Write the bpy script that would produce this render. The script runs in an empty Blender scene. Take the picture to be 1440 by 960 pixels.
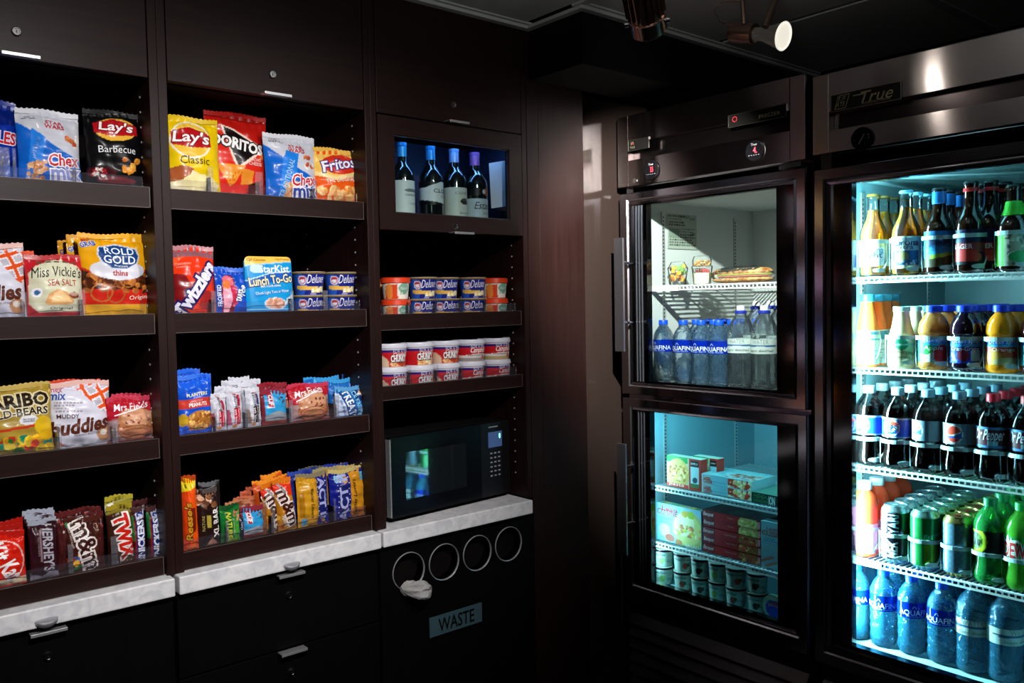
import bpy, bmesh, math, random
import numpy as np
from mathutils import Matrix, Vector
random.seed(4); RNG = np.random.RandomState(7)
SC = bpy.context.scene; COL = SC.collection
rad = math.radians

# ------------------------------------------------------------------ camera
F = 1195.11; CZ = 1.5
_y, _p, _r = rad(49.848), rad(-2.6144), rad(-1.0561)
fw = np.array([math.cos(_p)*math.cos(_y), math.cos(_p)*math.sin(_y), math.sin(_p)])
s0 = np.cross(fw, [0, 0, 1]); s0 /= np.linalg.norm(s0); u0_ = np.cross(s0, fw)
RT = math.cos(_r)*s0 + math.sin(_r)*u0_; UP = -math.sin(_r)*s0 + math.cos(_r)*u0_
cd = bpy.data.cameras.new('camera'); cam = bpy.data.objects.new('camera', cd); COL.objects.link(cam)
cd.sensor_width = 36; cd.lens = F/1440*36; cd.clip_start = .02
cam.matrix_world = Matrix(((RT[0], UP[0], -fw[0], 0), (RT[1], UP[1], -fw[1], 0), (RT[2], UP[2], -fw[2], CZ), (0, 0, 0, 1)))
SC.camera = cam
def ray(px, py): return fw + RT*(px-720)/F - UP*(py-480)/F
def onX(px, py, X): d = ray(px, py); d = d*X/d[0]; return d[0], d[1], d[2]+CZ      # pixel -> point of the plane x = X
def onY(px, py, Y): d = ray(px, py); d = d*Y/d[1]; return d[0], d[1], d[2]+CZ      # pixel -> point of the plane y = Y

# ------------------------------------------------------------------ world, exposure
w = bpy.data.worlds.new('world'); SC.world = w; w.use_nodes = True
w.node_tree.nodes['Background'].inputs[0].default_value = (.6, .7, 1, 1)
w.node_tree.nodes['Background'].inputs[1].default_value = .004
vs = SC.view_settings; vs.view_transform = 'Standard'; vs.look = 'None'; vs.exposure = 0.0; vs.gamma = 1; vs.use_curve_mapping = False
cy = SC.cycles; cy.use_denoising = True; cy.max_bounces = 14; cy.diffuse_bounces = 3; cy.glossy_bounces = 4
cy.transmission_bounces = 12; cy.transparent_max_bounces = 28; cy.caustics_reflective = False; cy.caustics_refractive = False
cy.sample_clamp_indirect = 4; cy.blur_glossy = .3
try: cy.denoiser = 'OPENIMAGEDENOISE'
except Exception: pass

# ------------------------------------------------------------------ lights of the room (ceiling spots behind and above the camera, added fill lights, tubes in the coolers)
def light(name, kind, loc, col, power, target=None, size=.05, **k):
    l = bpy.data.lights.new(name, kind); l.color = col; l.energy = power
    if kind == 'AREA':
        l.shape = 'RECTANGLE'; l.size = size; l.size_y = k.get('size_y', size)
        if 'spread' in k: l.spread = k['spread']
    else: l.shadow_soft_size = size
    if kind == 'SPOT': l.spot_size = rad(k.get('angle', 60)); l.spot_blend = k.get('blend', .6)
    o = bpy.data.objects.new(name, l); COL.objects.link(o); o.location = loc
    if target is not None: o.rotation_euler = (Vector(target)-Vector(loc)).to_track_quat('-Z', 'Y').to_euler()
    o['kind'] = 'helper'
    return o
light('spot_candy_bays', 'SPOT', (.35, .25, 2.25), (1, .96, .95), 140, (.56, 1.92, 1.30), .03, angle=64, blend=1)
light('spot_middle_bays', 'SPOT', (1.05, .30, 2.25), (1, .94, .92), 74, (1.10, 1.92, 1.34), .03, angle=58, blend=1)
light('spot_cooler_side', 'SPOT', (1.455, 1.237, 2.066), (1, .96, .92), 190, (2.28, 1.90, 1.54), .012, angle=66, blend=.7)
light('spot_cooler_front', 'SPOT', (1.762, 1.065, 2.088), (1, .93, .84), 2, (1.80, .35, 1.9), .02, angle=150, blend=1)
light('added_ambient_fill', 'POINT', (.15, .2, 1.98), (.95, 1, .97), 1.0, None, .08)  # added fill without a fixture, lifts the ceiling and the ambient level
light('added_ceiling_fill', 'SPOT', (1.10, .75, 2.12), (.95, 1, .97), 7, (1.22, 1.05, 2.4), .05, angle=150, blend=1)  # added unseen light pointing up, brightens the ceiling tiles


# ------------------------------------------------------------------ colour + materials
def L(h):
    h = h.lstrip('#'); v = [int(h[i:i+2], 16)/255 for i in (0, 2, 4)]
    return tuple(x/12.92 if x <= .04045 else ((x+.055)/1.055)**2.4 for x in v)
MATS = {}
def mat(name, col=(.5, .5, .5), rough=.5, metal=0, attr=False, emis=None, es=1, coat=0, spec=.5, aniso=0, arot=0, trans=0, ior=1.45, sss=0):
    if name in MATS: return MATS[name]
    m = bpy.data.materials.new(name); m.use_nodes = True; b = m.node_tree.nodes['Principled BSDF']; I = b.inputs
    if isinstance(col, str): col = L(col)
    I['Base Color'].default_value = (*col, 1); I['Roughness'].default_value = rough; I['Metallic'].default_value = metal
    I['Coat Weight'].default_value = coat; I['Coat Roughness'].default_value = .08; I['Specular IOR Level'].default_value = spec
    I['Transmission Weight'].default_value = trans; I['IOR'].default_value = ior
    if aniso: I['Anisotropic'].default_value = aniso; I['Anisotropic Rotation'].default_value = arot
    if attr:
        a = m.node_tree.nodes.new('ShaderNodeAttribute'); a.attribute_name = 'Col'; m.node_tree.links.new(a.outputs['Color'], I['Base Color'])
    if emis: I['Emission Color'].default_value = (*emis, 1); I['Emission Strength'].default_value = es
    MATS[name] = m; return m
def nd(m, t, **k):
    n = m.node_tree.nodes.new(t)
    for a, b in k.items(): setattr(n, a, b)
    return n
def lk(m, a, b): m.node_tree.links.new(a, b)
def bump(m, scale, strength, dist=.002, detail=3, vec=(1, 1, 1), kind='ShaderNodeTexNoise'):
    b = m.node_tree.nodes['Principled BSDF']
    tc = nd(m, 'ShaderNodeTexCoord'); mp = nd(m, 'ShaderNodeMapping'); mp.inputs['Scale'].default_value = vec
    n = nd(m, kind); n.inputs['Scale'].default_value = scale
    if kind == 'ShaderNodeTexNoise': n.inputs['Detail'].default_value = detail
    bp = nd(m, 'ShaderNodeBump'); bp.inputs['Strength'].default_value = strength; bp.inputs['Distance'].default_value = dist
    lk(m, tc.outputs['Object'], mp.inputs['Vector']); lk(m, mp.outputs[0], n.inputs['Vector']); lk(m, n.outputs[0], bp.inputs['Height']); lk(m, bp.outputs[0], b.inputs['Normal'])
    return n
def ramp(m, src, stops, dst):
    r = nd(m, 'ShaderNodeValToRGB'); e = r.color_ramp.elements
    e[0].position, e[0].color = stops[0][0], (*stops[0][1], 1); e[1].position, e[1].color = stops[1][0], (*stops[1][1], 1)
    for p, c in stops[2:]: x = e.new(p); x.color = (*c, 1)
    lk(m, src, r.inputs[0]); lk(m, r.outputs[0], dst)
def wood(name, a, b, rough, vec=(30, 30, 1.2)):
    m = mat(name, a, rough); tc = nd(m, 'ShaderNodeTexCoord'); mp = nd(m, 'ShaderNodeMapping'); mp.inputs['Scale'].default_value = vec
    n = nd(m, 'ShaderNodeTexNoise'); n.inputs['Scale'].default_value = 4; n.inputs['Detail'].default_value = 6; n.inputs['Roughness'].default_value = .65
    lk(m, tc.outputs['Object'], mp.inputs['Vector']); lk(m, mp.outputs[0], n.inputs['Vector'])
    P = m.node_tree.nodes['Principled BSDF']; P.inputs['Specular IOR Level'].default_value = .22; ramp(m, n.outputs[0], [(.3, a), (.7, b)], P.inputs['Base Color'])
    bp = nd(m, 'ShaderNodeBump'); bp.inputs['Strength'].default_value = .12; bp.inputs['Distance'].default_value = .001
    lk(m, n.outputs[0], bp.inputs['Height']); lk(m, bp.outputs[0], P.inputs['Normal']); return m
WOOD = wood('espresso_wood', (.0090, .0030, .0024), (.0185, .0068, .0054), .42)
WOODH = wood('espresso_wood_across', (.0090, .0030, .0024), (.0185, .0068, .0054), .42, (1.2, 30, 30))
GLOSSW = wood('glossy_brown_panel', (.032, .022, .018), (.036, .025, .021), .12)
MATS['glossy_brown_panel'].node_tree.nodes['Principled BSDF'].inputs['Specular IOR Level'].default_value = .28
BLACKW = wood('black_laminate', (.0012, .0010, .0010), (.002, .0018, .0018), .6)
BLACKW.node_tree.nodes['Principled BSDF'].inputs['Specular IOR Level'].default_value = .08
INNER = mat('dark_interior', (.003, .002, .002), .8, spec=.1)
MARB = mat('marble', (.6, .6, .62), .35); _n = nd(MARB, 'ShaderNodeTexNoise'); _n.inputs['Scale'].default_value = 30; _n.inputs['Detail'].default_value = 8; _n.inputs['Distortion'].default_value = 1.2
_t = nd(MARB, 'ShaderNodeTexCoord'); lk(MARB, _t.outputs['Object'], _n.inputs['Vector']); ramp(MARB, _n.outputs[0], [(.35, (.60, .61, .64)), (.5, (.72, .72, .74)), (.62, (.78, .78, .79))], MARB.node_tree.nodes['Principled BSDF'].inputs['Base Color'])
STEEL = mat('brushed_steel', (.48, .43, .42), .21, 1, aniso=.93, arot=.25)
bump(STEEL, 3, .04, .0004, 4, (4, 4, 260))
_tg = nd(STEEL, 'ShaderNodeTangent'); _tg.direction_type = 'RADIAL'; _tg.axis = 'Z'; lk(STEEL, _tg.outputs[0], STEEL.node_tree.nodes['Principled BSDF'].inputs['Tangent'])
FRAME = mat('door_steel', (.40, .38, .43), .15, 1)
BEVEL_GLINT = mat('bevel_glint', (.7, .69, .74), .25, 1)
RIM = mat('rim_chrome', (.75, .75, .78), .32, .7)
CHROME = mat('chrome', (.8, .8, .82), .15, 1)
SILV = mat('satin_silver', (.62, .62, .64), .38, .8); PULLM = mat('matt_pull', (.42, .42, .45), .42, .6)
BLK = mat('black_plastic', (.006, .006, .007), .35)
BLKG = mat('black_gloss', (.004, .004, .005), .05)
WHT = mat('white_liner', (.64, .67, .65), .38); TEAL = mat('light_tinted_liner', (.27, .44, .47), .38)  # second liner: white coating with cyan light and falloff put into its colour
RAIL = mat('white_coated_wire', (.82, .84, .82), .35)
BRONZE = mat('bronze', (.28, .17, .12), .28, 1)
CARD = mat('printed_card', rough=.42, attr=True, spec=.3)
FILM = mat('printed_film', rough=.30, attr=True, coat=.08, spec=.26)
bump(FILM, 16, .30, .004, 4)
INK = mat('printed_ink', rough=.4, attr=True, spec=.3)
PLAS = mat('coloured_plastic', rough=.3, attr=True)
METC = mat('metallic_can', rough=.25, metal=.55, attr=True)
def clear(name, tint, gl=.04, ior=1.45, refr=0., edge=None, rough=.02, bmp=0, bs=60, haze=0, hcol=(1, 1, 1)):
    """clear plastic / glass: part straight through, part refracted, mirror at grazing angles"""
    m = bpy.data.materials.new(name); m.use_nodes = True; nt = m.node_tree; nt.nodes.remove(nt.nodes['Principled BSDF']); out = nt.nodes['Material Output']
    tr = nd(m, 'ShaderNodeBsdfTransparent'); tr.inputs[0].default_value = (*tint, 1); last = tr.outputs[0]
    bo = None
    if bmp:
        tc = nd(m, 'ShaderNodeTexCoord'); n = nd(m, 'ShaderNodeTexNoise'); n.inputs['Scale'].default_value = bs; n.inputs['Detail'].default_value = 2
        bp = nd(m, 'ShaderNodeBump'); bp.inputs['Strength'].default_value = bmp; bp.inputs['Distance'].default_value = .004 if bmp < 1 else .012
        lk(m, tc.outputs['Object'], n.inputs['Vector']); lk(m, n.outputs[0], bp.inputs['Height']); bo = bp.outputs[0]
    if refr:
        rf = nd(m, 'ShaderNodeBsdfRefraction'); rf.inputs['Color'].default_value = (*tint, 1); rf.inputs['Roughness'].default_value = .02; rf.inputs['IOR'].default_value = 1.33
        if bo: lk(m, bo, rf.inputs['Normal'])
        mx = nd(m, 'ShaderNodeMixShader'); mx.inputs[0].default_value = refr; lk(m, last, mx.inputs[1]); lk(m, rf.outputs[0], mx.inputs[2]); last = mx.outputs[0]
    if haze:
        df = nd(m, 'ShaderNodeBsdfDiffuse'); df.inputs[0].default_value = (*hcol, 1)
        mx = nd(m, 'ShaderNodeMixShader'); mx.inputs[0].default_value = haze; lk(m, last, mx.inputs[1]); lk(m, df.outputs[0], mx.inputs[2]); last = mx.outputs[0]
    g = nd(m, 'ShaderNodeBsdfGlossy'); g.inputs['Roughness'].default_value = rough
    if bo: lk(m, bo, g.inputs['Normal'])
    fr = nd(m, 'ShaderNodeFresnel'); fr.inputs[0].default_value = ior
    if bo: lk(m, bo, fr.inputs['Normal'])
    mx = nd(m, 'ShaderNodeMixShader'); lk(m, fr.outputs[0], mx.inputs[0]); lk(m, last, mx.inputs[1]); lk(m, g.outputs[0], mx.inputs[2]); lk(m, mx.outputs[0], out.inputs[0])
    MATS[name] = m; return m
PANE = clear('window_glass', (.90, .95, .94), ior=1.25, rough=.01)
ACRY = clear('acrylic', (.95, .95, .97), haze=.012, hcol=(.75, .75, .9), ior=1.45, rough=.08)
ORG = clear('organizer_plastic', (.75, .85, .9), haze=.75, hcol=(.62, .78, .84), ior=1.45, rough=.1)
PET = clear('bottle_water', (.93, .97, .98), refr=.2, ior=1.4, bmp=.9, bs=42, haze=.03, hcol=(.7, .85, .95))
PETB = clear('cyan_glow_bottle', (.66, .90, 1), refr=.35, ior=1.5, bmp=1, bs=70, haze=.13, hcol=(.08, .56, 1), rough=.07)  # cyan haze carries the glow of the cooler light in the water
PETF = clear('faint_blue_bottle', (.90, .96, .99), refr=.18, ior=1.5, bmp=1, bs=55, haze=.07, hcol=(.25, .55, .9), rough=.05)
ACRF = clear('acrylic_glint_haze', (.95, .95, .97), haze=.07, hcol=(.8, .82, .9), ior=1.6, rough=.12, bmp=.4, bs=40)  # pale haze stands in for bright glints on the divider flanges

# ------------------------------------------------------------------ mesh helpers
def npmesh(name, V, faces, m, col=None, smooth=True, parent=None, mi=None):
    me = bpy.data.meshes.new(name); V = np.asarray(V, dtype=np.float32)
    if isinstance(faces, np.ndarray):
        n, k = faces.shape; me.vertices.add(len(V)); me.vertices.foreach_set('co', V.ravel()); me.loops.add(n*k); me.loops.foreach_set('vertex_index', faces.ravel().astype(np.int32))
        me.polygons.add(n); me.polygons.foreach_set('loop_start', np.arange(0, n*k, k, dtype=np.int32)); me.update(calc_edges=True)
    else: me.from_pydata(V.tolist(), [], faces)
    for x in (m if isinstance(m, (list, tuple)) else [m]): me.materials.append(x)
    me.polygons.foreach_set('use_smooth', [smooth]*len(me.polygons))
    if mi is not None: me.polygons.foreach_set('material_index', np.asarray(mi, dtype=np.int32))
    if col is not None:
        a = me.color_attributes.new('Col', 'FLOAT_COLOR', 'POINT'); c = np.ones((len(V), 4), dtype=np.float32); c[:, :3] = col; a.data.foreach_set('color', c.ravel())
    me.update(); o = bpy.data.objects.new(name, me); COL.objects.link(o)
    if parent: o.parent = parent
    return o
class MB:
    def __init__(s): s.v = []; s.f = []; s.c = []
    def add(s, V, Fc, col=(1, 1, 1)):
        n = len(s.v); s.v += [tuple(p) for p in V]; s.f += [tuple(i+n for i in f) for f in Fc]; s.c += [col]*len(V); return s
    def box(s, x0, x1, y0, y1, z0, z1, col=(1, 1, 1)):
        return s.add([(x, y, z) for x in (x0, x1) for y in (y0, y1) for z in (z0, z1)], [(0, 1, 3, 2), (4, 6, 7, 5), (0, 4, 5, 1), (2, 3, 7, 6), (0, 2, 6, 4), (1, 5, 7, 3)], col)
    def tube(s, pts, r, n=10, cap=True, col=(1, 1, 1)):
        pts = [Vector(p) for p in pts]; V = []; Fc = []; rr = r if isinstance(r, (list, tuple)) else [r]*len(pts)
        t0 = (pts[1]-pts[0]).normalized(); a = t0.orthogonal().normalized()
        for i, p in enumerate(pts):
            t = (pts[min(i+1, len(pts)-1)]-pts[max(i-1, 0)]).normalized(); a = (a-t*a.dot(t)).normalized(); b = t.cross(a)
            V += [p+(a*math.cos(2*math.pi*k/n)+b*math.sin(2*math.pi*k/n))*rr[i] for k in range(n)]
        for i in range(len(pts)-1):
            for k in range(n): Fc.append((i*n+k, i*n+(k+1) % n, (i+1)*n+(k+1) % n, (i+1)*n+k))
        if cap: Fc += [tuple(range(n))[::-1], tuple((len(pts)-1)*n+k for k in range(n))]
        return s.add(V, Fc, col)
    def lathe(s, prof, n=32, c=(0, 0, 0), col=(1, 1, 1)):
        V = []; Fc = []
        for r, z in prof: V += [(c[0]+r*math.cos(2*math.pi*k/n), c[1]+r*math.sin(2*math.pi*k/n), c[2]+z) for k in range(n)]
        for i in range(len(prof)-1):
            for k in range(n): Fc.append((i*n+k, i*n+(k+1) % n, (i+1)*n+(k+1) % n, (i+1)*n+k))
        if prof[0][0] > 1e-6: Fc.append(tuple(range(n))[::-1])
        if prof[-1][0] > 1e-6: Fc.append(tuple((len(prof)-1)*n+k for k in range(n)))
        return s.add(V, Fc, col)
    def prism(s, poly, axis, a, b, col=(1, 1, 1)):
        def P(p, t): return {'x': (t, p[0], p[1]), 'y': (p[0], t, p[1]), 'z': (p[0], p[1], t)}[axis]
        n = len(poly); return s.add([P(p, a) for p in poly]+[P(p, b) for p in poly], [tuple(range(n))[::-1], tuple(range(n, 2*n))]+[(k, (k+1) % n, n+(k+1) % n, n+k) for k in range(n)], col)
    def build(s, name, m, parent=None, smooth=False, bevel=0, world=False, attr=False, rot=None, kind=None):
        V = np.array(s.v, dtype=float)
        if world and parent is not None: V = V-np.array(parent.location)
        o = npmesh(name, V, s.f, m, np.array(s.c) if attr else None, smooth, parent)
        bm = bmesh.new(); bm.from_mesh(o.data); bmesh.ops.recalc_face_normals(bm, faces=bm.faces); bm.to_mesh(o.data); bm.free()
        if smooth:
            try: o.data.set_sharp_from_angle(angle=rad(38))
            except Exception: pass
        if bevel:
            b = o.modifiers.new('bevel', 'BEVEL'); b.width = bevel; b.segments = 2; b.limit_method = 'ANGLE'; b.angle_limit = rad(50)
        if kind: o['kind'] = kind
        return o
def tag(o, label, cat, group=None):
    o['label'] = label; o['category'] = cat
    if group: o['group'] = group
    return o
def thing(name, loc, label, cat, group=None, rz=0, rx=0):
    o = bpy.data.objects.new(name, None); COL.objects.link(o); o.location = loc; o.rotation_euler = (rx, 0, rz); o.empty_display_size = .02
    return tag(o, label, cat, group)
def struct(o): o['kind'] = 'structure'; return o
def dup(root, loc, label, group=None, rz=None, rx=None):
    def cp(o, p):
        c = o.copy(); COL.objects.link(c); c.parent = p
        for ch in o.children: cp(ch, c)
        return c
    kids = list(root.children); r = root.copy(); COL.objects.link(r); r.location = loc; r['label'] = label
    if group: r['group'] = group
    if rz is not None: r.rotation_euler.z = rz
    if rx is not None: r.rotation_euler.x = rx
    for ch in kids: cp(ch, r)
    return r

# ------------------------------------------------------------------ flat print: colour regions on a (u, v) sheet, lettering as thin shapes
def paint(ops, U, V, asp):
    C = np.ones((len(U), 3))*.8
    def rgb(c): return np.array(L(c) if isinstance(c, str) else c)
    for op in ops:
        k = op[0]
        if k == 'f': C[:] = rgb(op[1])
        elif k == 'r': _, a, b, c, d, col = op; C[(U >= a) & (U <= c) & (V >= b) & (V <= d)] = rgb(col)
        elif k in 'eo':
            u, v, ru, rv = op[1:5]; rot = rad(op[7]) if k == 'o' and len(op) > 7 else rad(op[6]) if k == 'e' and len(op) > 6 else 0
            x = U-u; y = (V-v)*asp; X = x*math.cos(rot)+y*math.sin(rot); Y = -x*math.sin(rot)+y*math.cos(rot); q = (X/ru)**2+(Y/rv)**2
            if k == 'e': C[q <= 1] = rgb(op[5])
            else: t = op[5]; C[(q <= 1) & ((X/(ru-t))**2+(Y/(rv-t))**2 >= 1)] = rgb(op[6])
        elif k == 'p':
            P = op[1]; ins = np.zeros(len(U), bool); n = len(P)
            for i in range(n):
                (x1, y1), (x2, y2) = P[i], P[(i+1) % n]
                if y1 == y2: continue
                ins ^= ((y1 > V) != (y2 > V)) & (U < (x2-x1)*(V-y1)/(y2-y1)+x1)
            C[ins] = rgb(op[2])
        elif k == 's':
            _, a, b, c, d, n, sz, cols, seed = op; R = np.random.RandomState(seed)
            for i in range(n):
                u = R.uniform(a, c); v = R.uniform(b, d); r1 = sz*R.uniform(.6, 1.2); r2 = sz*R.uniform(.4, .9); t = R.uniform(0, 3.1)
                x = U-u; y = (V-v)*asp; X = x*math.cos(t)+y*math.sin(t); Y = -x*math.sin(t)+y*math.cos(t)
                m = ((X/r1)**2+(Y/r2)**2 <= 1) & (U >= a-.03) & (U <= c+.03) & (V >= b-.03) & (V <= d+.03); cc = rgb(cols[i % len(cols)])
                C[m] = cc; m2 = m & (Y > r2*.45); C[m2] = np.minimum(cc*1.6, 1)
        elif k == 'd':
            _, a, b, c, d, rows, col = op; q = (V-b)/(d-b)*rows; fr = q-np.floor(q); row = np.floor(q)
            m = (U >= a) & (U <= c-.06*((row*7) % 3)) & (V >= b) & (V <= d) & (fr > .45) & (np.sin(U*asp*260+row*9) > -.5); C[m] = rgb(col)
        elif k == 'n':
            _, f, amt = op; C *= (1+amt*(np.sin(U*f)*np.sin(V*f*1.3+1)+.5*np.sin(U*f*2.3+V*f*1.7)))[:, None]
        elif k == 'l':   # lattice of rounded squares
            _, P, nx, sz, col, rim = op; ins = np.zeros(len(U), bool); n = len(P)
            for i in range(n):
                (x1, y1), (x2, y2) = P[i], P[(i+1) % n]
                if y1 == y2: continue
                ins ^= ((y1 > V) != (y2 > V)) & (U < (x2-x1)*(V-y1)/(y2-y1)+x1)
            y = V*asp; a = (U*1.0+y*.35)*nx; b = (y-U*.35)*nx; fa = a-np.floor(a)-.5; fb = b-np.floor(b)-.5; q = np.maximum(abs(fa), abs(fb))
            C[ins & (q < sz)] = rgb(rim); C[ins & (q < sz*.72)] = rgb(col)
    return np.clip(C, 0, 1)
_TC = {}
def text2d(s, bold):
    k = (s, bold)
    if k not in _TC:
        cu = bpy.data.curves.new('t', 'FONT'); cu.body = s; cu.resolution_u = 2; cu.offset = bold; cu.align_x = 'LEFT'
        ob = bpy.data.objects.new('t', cu); me = bpy.data.meshes.new_from_object(ob)
        V = np.array([v.co[:2] for v in me.vertices]); Fc = [tuple(p.vertices) for p in me.polygons]
        bpy.data.objects.remove(ob); bpy.data.curves.remove(cu); bpy.data.meshes.remove(me); _TC[k] = (V, Fc)
    return _TC[k]
def lettering(texts, surf, W, Hh, grid, parent, name='lettering', m=None):
    """texts: (string, cu, cv, w, h, colour, {rot, sh, b, o, ob}); cu, cv 0..1 on the sheet, w and h in sheet widths"""
    AV = []; AF = []; AC = []; lay = 0
    for t in texts:
        s, cu, cv, w, h, col = t[:6]; o = t[6] if len(t) > 6 else {}
        for which in ((1, 0) if o.get('o') else (0,)):
            lay += 1; base, _ = text2d(s, 0.0); lo = base.min(0); hi = base.max(0)
            V, Fc = text2d(s, o.get('ob', .06)+o.get('b', 0) if which else o.get('b', 0.0))
            V = (V-(lo+hi)/2)/(hi-lo)*[w*W, h*W]; V = V.copy(); V[:, 0] += V[:, 1]*o.get('sh', 0)
            if o.get('arc'): V[:, 1] -= o['arc']*(V[:, 0]/(w*W))**2*W
            r = rad(o.get('rot', 0)); V = np.stack([V[:, 0]*math.cos(r)-V[:, 1]*math.sin(r)+cu*W, V[:, 0]*math.sin(r)+V[:, 1]*math.cos(r)+cv*Hh], 1)
            if grid:
                bm = bmesh.new(); vs_ = [bm.verts.new((a, b, 0)) for a, b in V]
                for f in Fc:
                    try: bm.faces.new([vs_[i] for i in f])
                    except ValueError: pass
                mn = V.min(0); mx = V.max(0)
                for ax in (0, 1):
                    g = math.floor(mn[ax]/grid)*grid+grid
                    while g < mx[ax]:
                        co = [0, 0, 0]; no = [0, 0, 0]; co[ax] = g; no[ax] = 1
                        bmesh.ops.bisect_plane(bm, geom=bm.verts[:]+bm.edges[:]+bm.faces[:], plane_co=co, plane_no=no); g += grid
                bmesh.ops.triangulate(bm, faces=bm.faces[:]); bm.verts.index_update()
                V = np.array([v.co[:2] for v in bm.verts]); Fc = [tuple(v.index for v in f.verts) for f in bm.faces]; bm.free()
            if not len(V): continue
            P = surf(V[:, 0]/W, V[:, 1]/Hh, .0006+.00022*lay); n = len(AV) and sum(len(x) for x in AV)
            AV.append(P); AF += [tuple(i+n for i in f) for f in Fc]; c = o['o'] if which else col
            AC.append(np.tile(L(c) if isinstance(c, str) else c, (len(P), 1)))
    if not AV: return None
    ob = npmesh(name, np.concatenate(AV), AF, m or INK, np.concatenate(AC), False, parent); ob['kind'] = 'stuff'; return ob
def gridq(nu, nv):
    i, j = np.meshgrid(np.arange(nu), np.arange(nv)); a = (j*(nu+1)+i).ravel(); return np.stack([a, a+1, a+nu+2, a+nu+1], 1)
def sheet(surf, ops, asp, nu, nv, name, m, parent, u0=0, u1=1):
    U, V = np.meshgrid(np.linspace(u0, u1, nu+1), np.linspace(0, 1, nv+1)); U = U.ravel(); V = V.ravel()
    return npmesh(name, surf(U, V, 0), gridq(nu, nv), m, paint(ops, U, V, asp), True, parent)
# ================================================================== ROOM
struct(MB().box(-2.2, 2.95, -2.4, 2.4, -.05, 0).build('floor', mat('dark_carpet', (.02, .018, .018), .9)))
c = struct(MB().box(-2.2, 2.95, -2.4, 2.4, 2.335, 2.40).build('ceiling', mat('ceiling_void', (.12, .12, .12), .9)))
TILE = mat('ceiling_tile', (.62, .62, .60), .85); bump(TILE, 180, .3, .001)
TBAR = mat('ceiling_bar', (.55, .55, .53), .5)
k = 0
for i in range(4):
    for j in range(4):
        x0, y0 = 1.683-.61*(i+1), 1.898-.61*(j+1)
        MB().box(x0+.012, x0+.598, y0+.012, y0+.598, 2.316, 2.334).build('tile', TILE, c, bevel=.002)
for i in range(2):
    for j in range(4):
        x0, y0 = 1.683+.61*i, 1.674-.61*(j+1)
        MB().box(x0+.012, x0+.598, y0+.012, y0+.598, 2.316, 2.334).build('tile', TILE, c, bevel=.002)
for i in range(5): MB().box(1.683-.61*i-.012, 1.683-.61*i+.012, -.6, 1.9 if i else 1.70, 2.311, 2.317).build('ceiling_bar', TBAR, c)
for j in range(5): MB().box(-.8, 1.70, 1.898-.61*j-.012, 1.898-.61*j+.012, 2.312, 2.318).build('ceiling_bar', TBAR, c)
for j in range(4): MB().box(1.70, 2.9, 1.674-.61*j-.012, 1.674-.61*j+.012, 2.312, 2.318).build('ceiling_bar', TBAR, c)
struct(MB().box(-2.2, 1.705, 1.898, 1.92, 2.303, 2.313).build('trim_1', TBAR, bevel=.001))
struct(MB().box(1.683, 1.705, 1.674, 1.898, 2.303, 2.313).build('trim_2', TBAR, bevel=.001))
struct(MB().box(1.705, 2.95, 1.674, 1.696, 2.303, 2.313).build('trim_3', TBAR, bevel=.001))
DW = mat('dark_paint', (.003, .0025, .0025), .8, spec=.2)
struct(MB().box(-2.2, 2.95, 2.36, 2.42, 0, 2.34).build('wall_back', DW))
struct(MB().box(2.95, 3.0, -2.4, 2.42, 0, 2.34).build('wall_right', DW))
ROOMW = mat('room_wall', (.10, .075, .06), .7)
struct(MB().box(-2.26, -2.2, -2.4, 2.42, 0, 2.34).build('wall_left', ROOMW))
struct(MB().box(-2.2, 2.95, -2.46, -2.4, 0, 2.34).build('wall_front', ROOMW))
# dark soffit that steps out above the coolers
struct(MB().box(1.705, 2.94, 1.696, 1.915, 2.16, 2.334).build('wall_soffit', DW, bevel=.001))
# brown panels between shelving and coolers
struct(MB().box(1.738, 1.929, 1.920, 1.942, 0, 2.334).build('wall_panel', WOOD, bevel=.0015))
p = MB().box(1.930, 2.30, 1.975, 1.995, 0, 2.334).build('wall_glossy_panel', GLOSSW); struct(p)
struct(MB().box(1.9295, 1.934, 1.9425, 1.975, 0, 2.334).build('trim_4', mat('aluminium_edge', (.5, .5, .5), .3, 1)))

# ================================================================== SHELVING
YF = 1.92
def tab_pull(x, z, parent, w=.067):
    b = MB(); b.box(x-w/2, x+w/2, 1.893, 1.921, z-.0015, z+.0015); b.box(x-w/2, x+w/2, 1.891, 1.894, z-.005, z+.0015)
    o = b.build('handle', SILV, None, world=False, bevel=.0006); o.data.transform(Matrix.Translation(-Vector(parent_loc(parent)))); o.parent = parent; return o
def parent_loc(p):
    v = Vector((0, 0, 0))
    while p is not None: v += p.location; p = p.parent
    return v
def wb(b, name, m, parent, **k):       # world-coordinate build under any parent
    o = b.build(name, m, None, **k); o.data.transform(Matrix.Translation(-parent_loc(parent))); o.parent = parent; return o
def lock(x, z, parent, y=1.92):
    b = MB(); b.lathe([(0, 0), (.009, 0), (.009, .004), (.0075, .006), (.006, .006), (.0055, .004), (0, .004)], 20)
    o = b.build('lock', CHROME, None, smooth=True); o.data.transform(Matrix.Rotation(rad(90), 4, 'X')); o.data.transform(Matrix.Translation(Vector((x, y, z))-parent_loc(parent))); o.parent = parent
    s = MB().box(x-.0012, x+.0012, y-.0045, y-.0035, z-.003, z+.003); wb(s, 'keyhole', BLK, parent)
bays = [(-.41, .075, 'far end'), (.113, .608, 'first'), (.646, 1.140, 'second'), (1.174, 1.672, 'third')]
rows = {'A': (1.766, 1.7215), 'B': (1.490, 1.446), 'C': (1.215, 1.171), 'D': (.950, .9095)}
cabs = []
desc = ['empty espresso wood shelving bay beyond the chip bags', 'espresso wood shelving bay holding barbecue chips and gummy bears', 'espresso wood shelving bay holding yellow chips and popcorn packs', 'espresso wood shelving bay with the wine case above and microwave below']
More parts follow.
